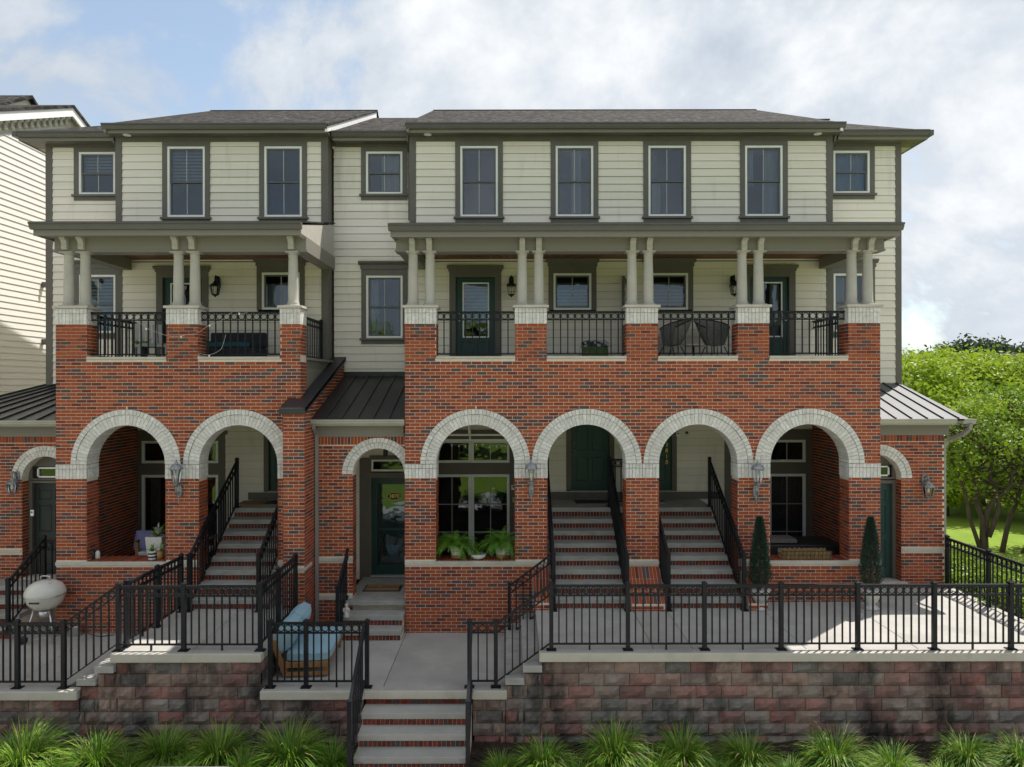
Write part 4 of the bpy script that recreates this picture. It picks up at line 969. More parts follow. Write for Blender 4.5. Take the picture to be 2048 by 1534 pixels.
rw = thing('retaining_wall', 'long mottled red and grey block retaining wall under the right terrace fence', 'retaining wall', (4.5, YW, -1.5))
core(rw, [(.47, 9.3, YW+.035, YW+.3, -1.6, -.142), (.17, .47, YW+.036, YW+.3, -1.6, -.35), (-.11, .17, YW+.037, YW+.3, -1.6, -.55)])
block_run(rw, .47, 9.31, -1.6, -.15, YW, -.145); block_run(rw, .17, .47, -1.6, -.36, YW, -.348); block_run(rw, -.11, .17, -1.6, -.56, YW, -.551)
cap(rw, .43, 9.34, YF-.03, YF+.16, -.143, -.002)
cw = thing('retaining_wall', 'low dark block retaining wall flanking the front steps below the entry patio', 'retaining wall', (-2.2, YW, -1.5))
core(cw, [(-4.066, -2.40, YW+.035, YW+.3, -1.6, -.74), (-.62, -.12, YW+.035, YW+.3, -1.6, -.74)])
block_run(cw, -4.066, -2.40, -1.6, -.75, YW, -.744); block_run(cw, -.64, -.12, -1.6, -.75, YW, -.744)
cap(cw, -4.05, -2.385, YF-.032, YF+.16, -.742, -.602); cap(cw, -2.383, -.64, YF-.025, YF+.16, -.735, -.602); cap(cw, -.638, -.09, YF-.032, YF+.16, -.742, -.602)
lw = thing('retaining_wall', 'grey and dusty red block retaining wall under the left stair terrace', 'retaining wall', (-5.6, YW, -1.5))
core(lw, [(-6.39, -4.08, YW+.035, YW+.3, -1.6, -.142), (-4.12, -4.07, YW+.036, -.01, -1.6, -.142), (-6.68, -6.39, YW+.036, YW+.3, -1.6, -.35), (-6.97, -6.68, YW+.037, YW+.3, -1.6, -.55), (-14, -6.97, YW+.038, YW+.3, -1.6, -.74)])
block_run(lw, -6.39, -4.07, -1.6, -.15, YW, -.145); block_run(lw, -6.68, -6.39, -1.6, -.36, YW, -.348); block_run(lw, -6.97, -6.68, -1.6, -.56, YW, -.551); block_run(lw, -10.2, -6.97, -1.6, -.75, YW, -.744)
z = -.145
for r in range(3):          # return along the patio side
    z -= .203; k = 0; y = YW+.2*(r % 2)
    while y < -.3:
        o = inst('block', random.choice(BLK), lw, (-4.065, y, z), (1, 1, 1), (0, 0, R(90))); y += .411
        o.material_slots[0].link = 'OBJECT'; o.material_slots[0].material = M['block_%d' % random.choices(range(5), (30, 24, 17, 13, 22))[0]]
cap(lw, -6.45, -4.03, YF-.03, YF+.16, -.143, -.002); cap(lw, -14, -6.98, YF-.032, YF+.16, -.742, -.602); cap(lw, -4.16, -4.03, YF+.162, -.3, -.143, -.001)

# ------------------------------------------------------------------ stairs
def flight(name, label, x0, x1, y0, z0, n, rise, run, depth_last, cheek=None, tm_='concrete_tread', lip=.03, group=None, th=.10, landing=None):
    """concrete treads on brick risers, climbing away from the viewer"""
    s = thing(name, label, 'stairs', ((x0+x1)/2, y0, z0), group=group)
    fill = MB(); rb = MB()
    for i in range(n):
        y = y0+run*i; zt = z0+rise*(i+1); d_ = run+lip+.02 if i < n-1 else depth_last
        tm = MB(); tm.box(x0, x1, y-lip, y+d_-.02, zt-th, zt); part('tread', tm, M[tm_], s, bev=.01)
        fill.box(x0+.01, x1-.01, y+.012, y+(run if i < n-1 else depth_last)-.001, z0-.02, zt-th-.001)
        k = int((x1-x0-.03)/.0677)
        for j in range(k):
            a = x0+.015+(x1-x0-.03)*j/k; rb.box(a+.004, a+(x1-x0-.03)/k-.004, y+.002, y+.013, z0+rise*i+.004, zt-th-.003, random.choice((2, 2, 3, 3, 4, 5)))
    part('stair_core', fill, M['mortar'], s); part('riser_bricks', rb, BR, s, kind='stuff')
    return s
RISE, RUN = .197, .305
SY = DY(13.66)
flight('porch_stairs', 'concrete stairs with brick risers climbing to the door with a dark doormat', .74, 2.24, SY, 0, 8, RISE, RUN, 1.15)
flight('porch_stairs', 'concrete stairs with brick risers climbing to the door numbered 3810', 2.93, 4.46, SY, 0, 8, RISE, RUN, 1.15)
flight('porch_stairs', 'concrete stairs with brick risers under the left block, beside the wing wall', -6.20, -4.66, SY, 0, 8, RISE, RUN, 1.15)
mb = MB(); mb.box(2.245, 2.925, SY+RUN*7+.02, 2.9, 1.45, 1.574); o = part('landing_slab', mb, M['concrete_tread'], BLD)
flight('entry_steps', 'three pale concrete steps up to the green storm door', -3.36, -2.135, DY(13.63), -.60, 2, .2, .27, .36)
mb = MB(); mb.box(-3.36, -2.125, .12, 1.93, -.1, -.005); o = part('entry_landing', mb, M['concrete_tread'], BLD, bev=.008)
# front steps go down towards the street
s = flight('front_steps', 'wide concrete front steps with brick risers rising to the entry patio', -2.37, -.65, DY(10.58)-.0, -1.43, 3, .2, .28, .32, tm_='concrete')
mb = MB(); k = 26
for j in range(k): a = -2.36+1.70*j/k; mb.box(a+.004, a+1.70/k-.004, YF+.03, YF+.045, -.83, -.745, random.choice((2, 3, 4, 5)))
part('riser_bricks', mb, BR, s, kind='stuff')
mb = MB(); mb.box(-2.9, -.2, -5.2, DY(10.60), -1.5, -1.425); o = link('front_walk', mb.mesh('front_walk', M['concrete'])); o['kind'] = 'structure'
# side steps between patio and terraces climb sideways
def side_steps(label, xa, dirx, y0, y1, zlow):
    s = thing('side_steps', label, 'stairs', (xa, (y0+y1)/2, zlow))
    for i in range(2):
        x0 = xa+dirx*.285*i; z = zlow+.2*(i+1); mb = MB(); mb.box(x0, x0+dirx*.31, y0, y1, z-.11, z); part('tread', mb, M['concrete_tread'], s, bev=.01); mb = MB(); mb.box(x0+.012, x0+.285, y0+.2, y1-.01, zlow-.2, z-.111); part('riser', mb, M['concrete_tread'], s)
    return s
side_steps('two pale concrete side steps from the entry patio up to the right terrace', -.12, 1, YF-.03, -.03, -.60)
side_steps('two concrete side steps from the left patio up to the stair terrace', -6.99, 1, YF-.03, -.03, -.60)
flight('door_steps', 'short concrete steps to the shaded door at the left wing', -11.4, -9.72, DY(13.75), -.60, 4, .2, .28, .6)
# brick cheek walls between the flights
def cheek(name, label, x0, x1, ya, za, zb):
    mb = MB(); mb.prism([(ya, -.02), (-.02, -.02), (-.02, zb), (ya, za)], 'x', x0, x1); c = thing(name, label, 'cheek wall', ((x0+x1)/2, ya, 0)); part('wall_core', mb, M['mortar'], c)
    bm = MB(); n = max(3, round((x1-x0)/.0677)); L = -.02-ya; k = max(2, int(math.hypot(L, zb-za)/.205))
    for j in range(k):
        for i in range(n):
            u0, u1 = (j+.03)/k, (j+.97)/k; a, b = x0+(x1-x0)*(i+.06)/n, x0+(x1-x0)*(i+.94)/n
            q = [(ya+L*u, za+(zb-za)*u) for u in (u0, u1)]; tn = tone()
            bm.hexa([(a, q[0][0], q[0][1]-.01), (b, q[0][0], q[0][1]-.01), (b, q[1][0], q[1][1]-.01), (a, q[1][0], q[1][1]-.01), (a, q[0][0], q[0][1]+.012), (b, q[0][0], q[0][1]+.012), (b, q[1][0], q[1][1]+.012), (a, q[1][0], q[1][1]+.012)], tn)
    brick_field(bm, (x0, ya), (1, 0), (0, -1), -.06, za-.01, flat_wall_segs(x1-x0))
    part('brick_bond', bm, BR, c, kind='stuff')
cheek('cheek_wall', 'sloping brick cheek wall between the two right-hand stairs', 2.27, 2.90, -.58, .13, .70)
cheek('cheek_wall', 'narrow brick cheek wall right of the stairs to door 3810', 4.50, 4.86, -.55, .13, .70)
cheek('cheek_wall', 'narrow brick cheek wall left of the stairs with the dark doormat', .40, .715, -.5, .13, .70)

# ------------------------------------------------------------------ iron railings
RAIL_CACHE = {}
def rail_mesh(kind, *a):
    key = (kind, *[round(x, 4) for x in a])
    if key in RAIL_CACHE: return RAIL_CACHE[key]
    mb = MB()
    if kind == 'baluster': mb.box(-.011, .011, -.011, .011, 0, a[0])
    elif kind == 'ring':
        n = 14; r0, r1 = a[0]-.014, a[0]
        for i in range(n):
            t0, t1 = 2*math.pi*i/n, 2*math.pi*(i+1)/n
            p = lambda r, t, y: (r*math.cos(t), y, r*math.sin(t))
            mb.quad(p(r0, t0, -.007), p(r1, t0, -.007), p(r1, t1, -.007), p(r0, t1, -.007)); mb.quad(p(r0, t0, .007), p(r0, t1, .007), p(r1, t1, .007), p(r1, t0, .007))
            mb.quad(p(r1, t0, -.007), p(r1, t0, .007), p(r1, t1, .007), p(r1, t1, -.007)); mb.quad(p(r0, t0, -.007), p(r0, t1, -.007), p(r0, t1, .007), p(r0, t0, .007))
    elif kind == 'post':
        h = a[0]; mb.box(-.032, .032, -.032, .032, 0, h); mb.box(-.08, .08, -.06, .06, 0, .014); mb.box(-.04, .04, -.04, .04, h, h+.016)
        mb.hexa([(-.034, -.034, h+.016), (.034, -.034, h+.016), (.034, .034, h+.016), (-.034, .034, h+.016), (-.008, -.008, h+.04), (.008, -.008, h+.04), (.008, .008, h+.04), (-.008, .008, h+.04)])
    RAIL_CACHE[key] = mb.mesh(kind, M['iron']); return RAIL_CACHE[key]
def railing(label, p0, p1, z0, z1, posts=(0, 1), top=1.04, mid=.885, low=.10, name='railing', feet=True, group=None, gap=.124, ends=True, post_h=None):
    """iron railing from p0 to p1 (x,y) with base heights z0,z1: posts, three rails, balusters, a row of rings"""
    a, b = Vector((*p0, z0)), Vector((*p1, z1)); L = (b-a).xy.length; yaw = math.atan2(b.y-a.y, b.x-a.x); sl = (z1-z0)/L
    t = thing(name, label, 'railing', tuple(a), yaw, group)
    def rail(zc, w, h):
        mb = MB(); mb.hexa([(0, -w, zc-h), (L, -w, zc-h+z1-z0), (L, w, zc-h+z1-z0), (0, w, zc-h), (0, -w, zc+h), (L, -w, zc+h+z1-z0), (L, w, zc+h+z1-z0), (0, w, zc+h)]); return mb
    part('top_rail', rail(top, .022, .018), M['iron'], t, local=True); part('ring_rail', rail(mid, .016, .012), M['iron'], t, local=True); part('bottom_rail', rail(low, .016, .012), M['iron'], t, local=True)
    ps = sorted(posts); hp = post_h or top+.035
    for u in ps: inst('post', rail_mesh('post', hp), t, (L*u, 0, (z1-z0)*u), local=True)
    bs = [0.]+[u for u in ps if 0 < u < 1]+[1.]; bs = sorted(set(bs))
    rr = min((top-mid)/2-.010, gap/2-.004)
    for u, v in zip(bs, bs[1:]):
        n = max(1, round((v-u)*L/gap))
        for i in range(n+1):
            x = L*(u+(v-u)*i/n); zz_ = sl*x
            if 0 < i < n: inst('baluster', rail_mesh('baluster', top-low), t, (x, 0, low+zz_), local=True)
            if i < n:
                xm = L*(u+(v-u)*(i+.5)/n); inst('ring', rail_mesh('ring', rr), t, (xm, 0, (top+mid)/2-.003+sl*xm), local=True)
        if feet and (v-u)*L > .9:
            xm = L*(u+v)/2; inst('foot', rail_mesh('baluster', .09), t, (xm, 0, sl*xm+.005), (1.2, 1.2, 1), local=True)
    return t
yf = DY(11.52)
xs = [.63+1.243*i for i in range(8)]
railing('long black iron railing along the front edge of the right terrace', (xs[0], yf), (xs[-1], yf), 0, 0, [i/7 for i in range(8)])
railing('black iron railing down the right side of the terrace beside the shrubs', (9.22, yf+.1), (9.22, DY(15.05)), 0, 0, (0, .29, .62, 1))
railing('black iron railing across the front of the left stair terrace', (-6.39, yf), (-4.09, yf), 0, 0, (0, .46, 1))
railing('black iron railing on the left edge of the left stair terrace', (-6.36, yf+.1), (-6.30, -.55), 0, 0, (.04, .55, 1))
railing('black iron railing on the right edge of the left stair terrace', (-4.10, yf+.1), (-4.12, -.56), 0, 0, (.45, 1))
railing('sloping black railing stepping down from the left stair terrace to the side patio', (-7.28, yf), (-6.43, yf), -.60, 0, (0,))
railing('black iron railing along the side patio at the left edge', (-9.43, yf), (-7.31, yf), -.60, -.60, (0, .33, .66))
railing('short black railing in front of the blue cushioned seat', (-3.93, yf), (-2.36, yf), -.60, -.60, (0, .37, 1))
railing('very short black railing right of the front steps', (-.70, yf), (-.27, yf), -.60, -.60, (0, 1))
railing('sloping black railing from the entry patio up to the right terrace, at the front wall', (-.24, yf), (.60, yf), -.60, 0, ())
railing('sloping black railing from the entry patio up to the right terrace, against the brick', (-.06, -.42), (.74, -.42), -.60, 0, (0,))
railing('black handrail descending left of the front steps', (-2.40, yf-.05), (-2.40, DY(10.45)), -.60, -1.43, (1,))
railing('black handrail descending right of the front steps', (-.66, yf-.05), (-.66, DY(10.45)), -.60, -1.43, (1,))
for lb, x in (('left of the stairs with the dark doormat', .79), ('right of the stairs with the dark doormat', 2.19), ('left of the stairs to door 3810', 2.98), ('right of the stairs to door 3810', 4.42), ('left of the stairs under the left block', -6.16), ('right of the stairs under the left block', -4.84)):
    railing('black iron stair railing '+lb, (x, SY-.13), (x, SY+RUN*7+.1), .0, RISE*8, (0, 1))
railing('short level black railing on the landing behind the middle pier', (2.19, SY+RUN*7+.2), (2.98, SY+RUN*7+.2), RISE*8, RISE*8, (0, 1))
railing('sloping black railing at the entry steps by the white statuette', (-3.32, DY(13.48)), (-3.32, EY-.02), -.60, -.05, (0,))
railing('sloping black railing at the steps of the left wing door', (-9.66, DY(13.6)), (-9.66, DY(14.65)), -.40, .20, (0, 1), top=.95, mid=.80)
railing('short level black railing before the left wing door', (-9.62, DY(14.65)), (-9.12, DY(14.65)), .20, .20, (1,), top=.90, mid=.72)
BK = dict(top=.885, mid=.735, low=.05, feet=False, gap=.145)
names = ['first', 'second', 'third', 'fourth']
for i, ((a, b), (c, d_)) in enumerate(zip(RPIL, RPIL[1:])): railing('%s front balcony railing from the left on the right brick block' % names[i], (b, .14), (c, .14), LEDGE, LEDGE, (), group='balcony railings', **BK)
for i, ((a, b), (c, d_)) in enumerate(zip(LPIL, LPIL[1:])): railing('%s front balcony railing on the left brick block' % ('left-hand' if i == 0 else 'right-hand'), (b, .14), (c, .14), LEDGE, LEDGE, (), group='balcony railings', **BK)
railing('balcony side railing at the right end of the right block', (6.98, WT+.02), (6.98, YB-.04), LEDGE, LEDGE, (), **BK)
railing('balcony side railing at the left end of the left block', (-8.72, WT+.02), (-8.72, YB-.04), LEDGE, LEDGE, (), **BK)
railing('balcony side railing above the sloping metal coping', (-4.42, WT+.02), (-4.42, YB-.04), LEDGE, LEDGE, (1,), **BK)

# ------------------------------------------------------------------ wall lanterns
def lantern_up(label, loc, m='lamp_pewter'):
    """upright lantern on a scrolled bracket with a long tail"""
    t = thing('wall_lantern', label, 'wall lamp', loc); x = y = 0
    b = MB(); b.lathe([(.012, -.16), (.05, -.13), (.055, 0), (.04, .06), (.01, .09)], (0, -.02, -.10), 10, squash=(1, .5)); part('back_plate', b, M[m], t, True, True)
    b = MB(); b.tube([(0, -.03, -.13), (0, -.09, -.19), (0, -.15, -.15), (0, -.16, -.07), (0, -.15, 0)], .014, 6); b.tube([(0, -.04, -.2), (0, -.05, -.30), (0, -.045, -.42)], [.014, .011, .004], 6); b.lathe([(.004, -.02), (.018, 0), (.004, .03)], (0, -.048, -.36), 8); part('bracket', b, M[m], t, True, True)
    b = MB(); b.lathe([(.02, 0), (.06, .02), (.045, .045), (.075, .06), (.075, .07), (.02, .07)], (0, -.15, -.01), 12); b.lathe([(.125, .31), (.13, .325), (.118, .35), (.10, .385), (.065, .415), (.03, .43), (.035, .445), (.012, .455), (.020, .475), (.003, .51)], (0, -.15, 0), 12)
    for k in range(6):
        w = math.pi*2*k/6; b.tube([(.072*math.cos(w), -.15+.072*math.sin(w), .06), (.112*math.cos(w), -.15+.112*math.sin(w), .32)], .006, 4)
    part('lamp_cage', b, M[m], t, True, True)
    b = MB(); b.lathe([(.068, .06), (.108, .315)], (0, -.15, 0), 6); part('glass', b, M['lamp_glass'], t, False, True)
    b = MB(); b.lathe([(.018, .06), (.018, .13), (.03, .16), (.03, .2), (.005, .24)], (0, -.15, 0), 8); part('bulb', b, M['bulb'], t, True, True)
def lantern_down(label, loc, m='lamp_pewter'):
    """lantern hung under a curled arm"""
    t = thing('wall_lantern', label, 'wall lamp', loc)
    b = MB(); b.lathe([(.01, -.13), (.055, -.10), (.06, .05), (.05, .10), (.01, .13)], (0, -.015, .10), 10, squash=(1, .4)); part('back_plate', b, M[m], t, True, True)
    b = MB(); b.tube([(0, -.02, .12), (0, -.06, .19), (0, -.13, .22), (0, -.17, .16), (0, -.16, .08)], .016, 6); b.tube([(0, -.03, .06), (.03, -.08, .13), (-.02, -.11, .18)], .012, 6); part('arm', b, M[m], t, True, True)
    b = MB(); b.lathe([(.012, .1), (.03, .08), (.05, .05), (.115, .0), (.125, -.02), (.118, -.03)], (0, -.16, 0), 6); b.lathe([(.075, -.225), (.085, -.215), (.07, -.235), (.03, -.25), (.008, -.28)][::-1], (0, -.16, 0), 6)
    for k in range(6):
        w = math.pi*2*(k+.5)/6; b.tube([(.112*math.cos(w), -.16+.112*math.sin(w), -.03), (.078*math.cos(w), -.16+.078*math.sin(w), -.22)], .006, 4)
    part('lamp_cage', b, M[m], t, False, True)
    b = MB(); b.lathe([(.075, -.22), (.108, -.03)], (0, -.16, 0), 6); part('glass', b, M['lamp_glass'], t, False, True)
    b = MB(); b.lathe([(.005, -.16), (.028, -.13), (.028, -.09), (.018, -.06), (.018, -.03)], (0, -.16, 0), 8); part('bulb', b, M['bulb'], t, True, True)
lantern_up('pale grey upright lantern on the pier between the two left arches', (PX(358, 14), -.03, PZ(968, 14)))
lantern_up('pale grey upright lantern on the pier right of the fern window arch', (PX(1062, 14), -.03, PZ(968, 14)))
lantern_up('pale grey upright lantern on the pier right of the stairs to door 3810', (PX(1511, 14), -.03, PZ(970, 14)))
lantern_down('hanging pewter lantern on the left brick wing beside the shaded door', (PX(28, 15), WY-.01, PZ(962, 15)))
lantern_down('hanging pewter lantern on the right brick wing beside the green door', (PX(1853, 15), WY-.01, PZ(972, 15)))
lantern_down('black hanging lantern on the left balcony wall', (PX(434, 16.4), YB-.03, PZ(570, 16.4)), 'iron')
lantern_down('black hanging lantern beside the first door of the right balcony', (PX(1023, 16.4), YB-.03, PZ(571, 16.4)), 'iron')
lantern_down('black hanging lantern beside the far right balcony door', (PX(1467, 16.4), YB-.03, PZ(571, 16.4)), 'iron')

# ------------------------------------------------------------------ small fixtures on the walls
def plate(name, label, cat, x, y, z, w, h, m='white_vinyl', d=.03):
    t = thing(name, label, cat, (x, y, z)); mb = MB(); mb.box(-w/2, w/2, -d, 0, -h/2, h/2); part('housing', mb, M[m], t, local=True, bev=.006)
    mb = MB(); mb.lathe([(w*.28, 0), (w*.28, .006), (w*.1, .008)], (0, 0, 0), 10); o = part('button', mb, M['dark_plastic'], t, local=True); o.rotation_euler = (R(90), 0, 0); o.location = (0, -d, h*.15)
plate('doorbell', 'small white doorbell on the left brick wing', 'doorbell', PX(65, 15.1), WY-.008, PZ(1024, 15.1), .065, .13)
plate('alarm_box', 'small white box beside the trim of door 3810', 'box', 3.95, GY-.045, PZ(869, 16.9), .075, .11)
plate('intercom', 'cream wall box on the landing siding right of door 3810', 'intercom', PX(1374, 16.9), GY-.02, PZ(868, 16.9), .13, .15, 'siding_far')
plate('doorbell', 'small doorbell on the trim beside the fern window door', 'doorbell', .03, GY-.05, PZ(1000, 16.9), .05, .12, 'steel')
plate('motion_light', 'small white light on the trim beside the fern window door', 'light', .03, GY-.05, PZ(975, 16.9), .10, .12)
# ------------------------------------------------------------------ kettle grill
g = thing('kettle_grill', 'cream enamel kettle grill on three legs on the side patio', 'grill', (-8.98, DY(13.65), -.60))
mb = MB(); mb.lathe([(.05, .60), (.20, .64), (.30, .74), (.335, .86), (.345, .90), (.345, .91)], n=28); part('bowl', mb, M['enamel'], g, True, True); mb = MB(); mb.lathe([(.343, .888), (.362, .893), (.362, .903), (.343, .906)], n=28); part('rim', mb, M['steel'], g, True, True)
mb = MB(); mb.lathe([(.352, .895), (.355, .925), (.34, .99), (.28, 1.085), (.16, 1.15), (.04, 1.168)], n=28); lid = part('lid', mb, M['enamel'], g, True, True)
mb = MB(); mb.tube([(-.09, 0, 1.15), (-.085, -.0, 1.23), (-.05, 0, 1.245), (.05, 0, 1.245), (.085, 0, 1.23), (.09, 0, 1.15)], .012, 8); part('handle', mb, M['steel'], lid, True, True)
mb = MB(); mb.lathe([(.03, 0), (.03, .006), (.004, .012)], (.14, -.1, 1.13), 10); part('vent', mb, M['steel'], lid, True, True)
mb = MB(); mb.box(-.09, .09, -.335, -.31, .80, .83); part('name_plate', mb, M['dark_plastic'], g, local=True)
mb = MB(); mb.lathe([(.10, .46), (.125, .50), (.12, .58), (.10, .60)], n=18); part('ash_catcher', mb, M['steel'], g, True, True)
for a in (100, 215, 325):
    c, s_ = math.cos(R(a)), math.sin(R(a)); mb = MB(); mb.tube([(.17*c, .17*s_, .66), (.36*c, .36*s_, .02)], .017, 8); part('leg', mb, M['steel'], g, True, True)
for a in (100, 215):
    c, s_ = math.cos(R(a)), math.sin(R(a)); mb = MB(); mb.lathe([(.03, -.02), (.075, -.02), (.08, 0), (.075, .02), (.03, .02)], n=16); o = part('wheel', mb, M['dark_plastic'], g, True, True); o.location = (.35*c, .35*s_, .08); o.rotation_euler = (R(90), 0, R(20))
mb = MB(); mb.tube([(-.05, -.28, .12), (.3, -.05, .12), (.0, .3, .12)], .006, 5); part('leg_brace', mb, M['steel'], g, True, True)

# ------------------------------------------------------------------ blue cushioned patio seat
def cushion_mesh(w, d, h, puff=.03, n=8):
    mb = MB(); 
    def P(i, j, s):
        u, v = i/n, j/n; e = (1-abs(2*u-1)**4)*(1-abs(2*v-1)**4)
        rx = w/2*(1-.06*(abs(2*v-1)**6)); ry = d/2*(1-.06*(abs(2*u-1)**6))
        return ((2*u-1)*rx, (2*v-1)*ry, h/2+s*(h/2*.72+puff*e))
    for s in (1, -1):
        for i in range(n):
            for j in range(n):
                q = [P(i, j, s), P(i+1, j, s), P(i+1, j+1, s), P(i, j+1, s)]; mb.quad(*(q if s > 0 else q[::-1]))
    for k in range(n):
        for (i0, j0, i1, j1) in ((k, 0, k+1, 0), (n, k, n, k+1), (n-k, n, n-k-1, n), (0, n-k, 0, n-k-1)): mb.quad(P(i0, j0, -1), P(i1, j1, -1), P(i1, j1, 1), P(i0, j0, 1))
    return mb
t = thing('patio_sofa', 'low wooden patio sofa with pale blue cushions behind the short railing', 'sofa', (-3.45, DY(11.92), -.60), R(4))
L_ = 1.40
for x in (-.36, .30):
    for y in (.05, L_-.05): mb = MB(); mb.box(x-.035, x+.035, y-.03, y+.03, 0, .26); part('leg', mb, M['wood_warm'], t, local=True, bev=.004)
for y in (.0, L_):
    mb = MB(); mb.box(-.42, .36, y-.02, y+.02, .17, .26); part('frame_rail', mb, M['wood_warm'], t, local=True, bev=.004)
    mb = MB(); mb.box(-.40, .33, y-.018, y+.018, .03, .10); part('frame_rail', mb, M['wood_warm'], t, local=True, bev=.004)
    mb = MB(); mb.hexa([(-.42, y-.025, .10), (-.33, y-.025, .10), (-.33, y+.025, .10), (-.42, y+.025, .10), (-.60, y-.025, .62), (-.52, y-.025, .64), (-.52, y+.025, .64), (-.60, y+.025, .62)]); part('back_post', mb, M['wood_warm'], t, local=True, bev=.004)
for x in (-.38, .34): mb = MB(); mb.box(x-.02, x+.02, 0, L_, .18, .25); part('frame_rail', mb, M['wood_warm'], t, local=True, bev=.004)
for i in range(4):
    f = .2+.22*i; x = -.38-.20*f; z = .13+.52*f; mb = MB(); mb.box(x-.012, x+.012, 0, L_, z-.03, z+.03); part('back_slat', mb, M['wood_warm'], t, local=True, bev=.003)
o = part('seat_cushion', cushion_mesh(.74, 1.36, .16, .05), M['cushion_blue'], t, True, True); o.location = (-.0, L_/2, .25)
for k, y in enumerate((.34, 1.04)):
    o = part('back_cushion', cushion_mesh(.50, .66, .20, .10), M['cushion_blue'], t, True, True); o.location = (-.30, y, .60-.02*k); o.rotation_euler = (0, R(-64), R(2-5*k))

# ------------------------------------------------------------------ doormats
def doormat(label, x, y, z, w, d, m, rz=0, border=None):
    t = thing('doormat', label, 'doormat', (x, y, z), R(rz)); mb = MB(); mb.box(-w/2, w/2, -d/2, d/2, 0, .018); part('mat_base', mb, M[border or m], t, local=True, bev=.004)
    if border: mb = MB(); mb.box(-w/2+.04, w/2-.04, -d/2+.035, d/2-.035, .0185, .024); part('pile', mb, M[m], t, local=True)
    return t
t = doormat('tan doormat reading WELCOME before the green storm door', -2.74, .98, -.005, .78, .46, 'coir_mat', 0, 'dark_plastic')
tm = text_mesh('lettering', 'WELCOME', .15, M['dark_plastic'], t, (.02, 0, .026), rot=(0, 0, 0), local=True, spacing=1.02)
doormat('thin dark doormat on the landing of the left-hand right stairs', 1.86, 2.45, 1.577, .80, .40, 'dark_plastic')
doormat('mottled rug on the landing before door 3810', 3.16, 2.45, 1.577, .75, .5, 'print_cloth')
doormat('brown rug on the left landing beside the iron railing', -6.0, 2.4, 1.577, .6, .55, 'coir_mat', 4)
doormat('dark rug on the left landing at the door', -5.28, 2.45, 1.577, .8, .45, 'dark_plastic')

# ------------------------------------------------------------------ leafy things
def blade(mb, base, direction, length, width, droop, seg=5, m=0, curl=0):
    d = Vector(direction).normalized(); p = Vector(base); side = d.cross(Vector((0, 0, 1))); side = side.normalized() if side.length > 1e-3 else Vector((1, 0, 0))
    n0 = len(mb.v)
    for i in range(seg+1):
        u = i/seg; w = width*(1-u**1.6)*.5+.0006
        mb.v += [tuple(p-side*w), tuple(p+side*w)]
        d = (d+Vector((0, 0, -droop/seg*(.4+1.5*u)))).normalized(); p = p+d*length/seg
    for i in range(seg): a = n0+2*i; mb.f.append((a, a+1, a+3, a+2)); mb.m.append(m)
def grass_clump(seed, n, r, length, wts, droop=1.6):
    rnd = random.Random(seed); mb = MB()
    for i in range(n):
        a = rnd.uniform(0, 6.283); q = r*math.sqrt(rnd.random()); tilt = .10+1.15*rnd.random()*(.35+.65*q/r)
        L = length*rnd.uniform(.6, 1.1); blade(mb, (q*math.cos(a)*.6, q*math.sin(a)*.6, rnd.uniform(-.02, .02)), (math.cos(a+rnd.uniform(-.5, .5))*tilt, math.sin(a+rnd.uniform(-.5, .5))*tilt, 1), L, rnd.uniform(.010, .019), droop*rnd.uniform(.55, 1.25)*(.75+.6*tilt), 6, rnd.choices(range(4), wts)[0])
    return mb.mesh('grass_clump', [M['grass_dark'], M['grass_mid'], M['grass_light'], M['grass_dry']])
TALL = [grass_clump(s, 950, .25, .80, w, 2.3) for s, w in ((1, (5, 7, 3, .8)), (2, (6, 6, 2.2, 1.2)), (3, (4, 6, 4, .8)), (4, (7, 6, 1.6, .5)))]
LOW = [grass_clump(s, 380, .17, .52, w, 1.9) for s, w in ((11, (3, 7, 2, .4)), (12, (4, 7, 1, .3)))]
ords = ['first', 'second', 'third', 'fourth', 'fifth', 'sixth', 'seventh', 'eighth', 'ninth', 'tenth', 'eleventh', 'twelfth']
def clump(kind, px, D, sc, label):
    me = (TALL if kind == 't' else LOW)[random.randrange(4 if kind == 't' else 2)]
    o = link('ornamental_grass', me, None, (PX(px, D)+random.uniform(-.14, .14), DY(D)-.22+random.uniform(-.08, .08), -1.45)); sc *= random.uniform(.66, 1.0); o.rotation_euler = (random.uniform(-.12, .12), random.uniform(-.12, .12), random.uniform(0, 6.28)); o.scale = (sc*random.uniform(.95, 1.15), sc*random.uniform(.95, 1.15), sc*random.uniform(.82, 1.08))
    tag(o, label, 'ornamental grass', 'ornamental grasses in the planting bed')
tl = [(52, 10.95, 1.05), (200, 10.95, 1.0), (328, 11.0, .92), (462, 10.95, .95), (592, 10.9, 1.0)]
for i, (p, D, s_) in enumerate(tl): clump('t', p, D, s_, 'tall arching grass clump left of the front steps, %s from the left edge' % ords[i])
for i, (p, D, s_) in enumerate([(100, 10.6, .95), (246, 10.65, .85), (385, 10.6, .9), (510, 10.62, 1.0), (668, 10.75, 1.15)]): clump('l', p, D, s_, 'low grass tuft left of the front steps, %s from the left edge' % ords[i])
tr_ = [(1085, 10.8, 1.0), (1225, 10.8, .98), (1370, 10.85, .98), (1500, 10.8, 1.0), (1648, 10.75, .95), (1780, 10.7, .92), (1905, 10.8, .95), (2030, 10.8, 1.05)]
for i, (p, D, s_) in enumerate(tr_): clump('t', p, D, s_, 'tall arching grass clump under the right wall, %s from the front steps' % ords[i])
for i, (p, D, s_) in enumerate([(1000, 10.62, 1.0), (1150, 10.5, .9), (1290, 10.55, 1.1), (1440, 10.55, 1.0), (1570, 10.5, .85), (1715, 10.5, .9), (1850, 10.5, .95)]): clump('l', p, D, s_, 'low grass tuft under the right wall, %s from the front steps' % ords[i])
mb = MB(); rnd = random.Random(5)
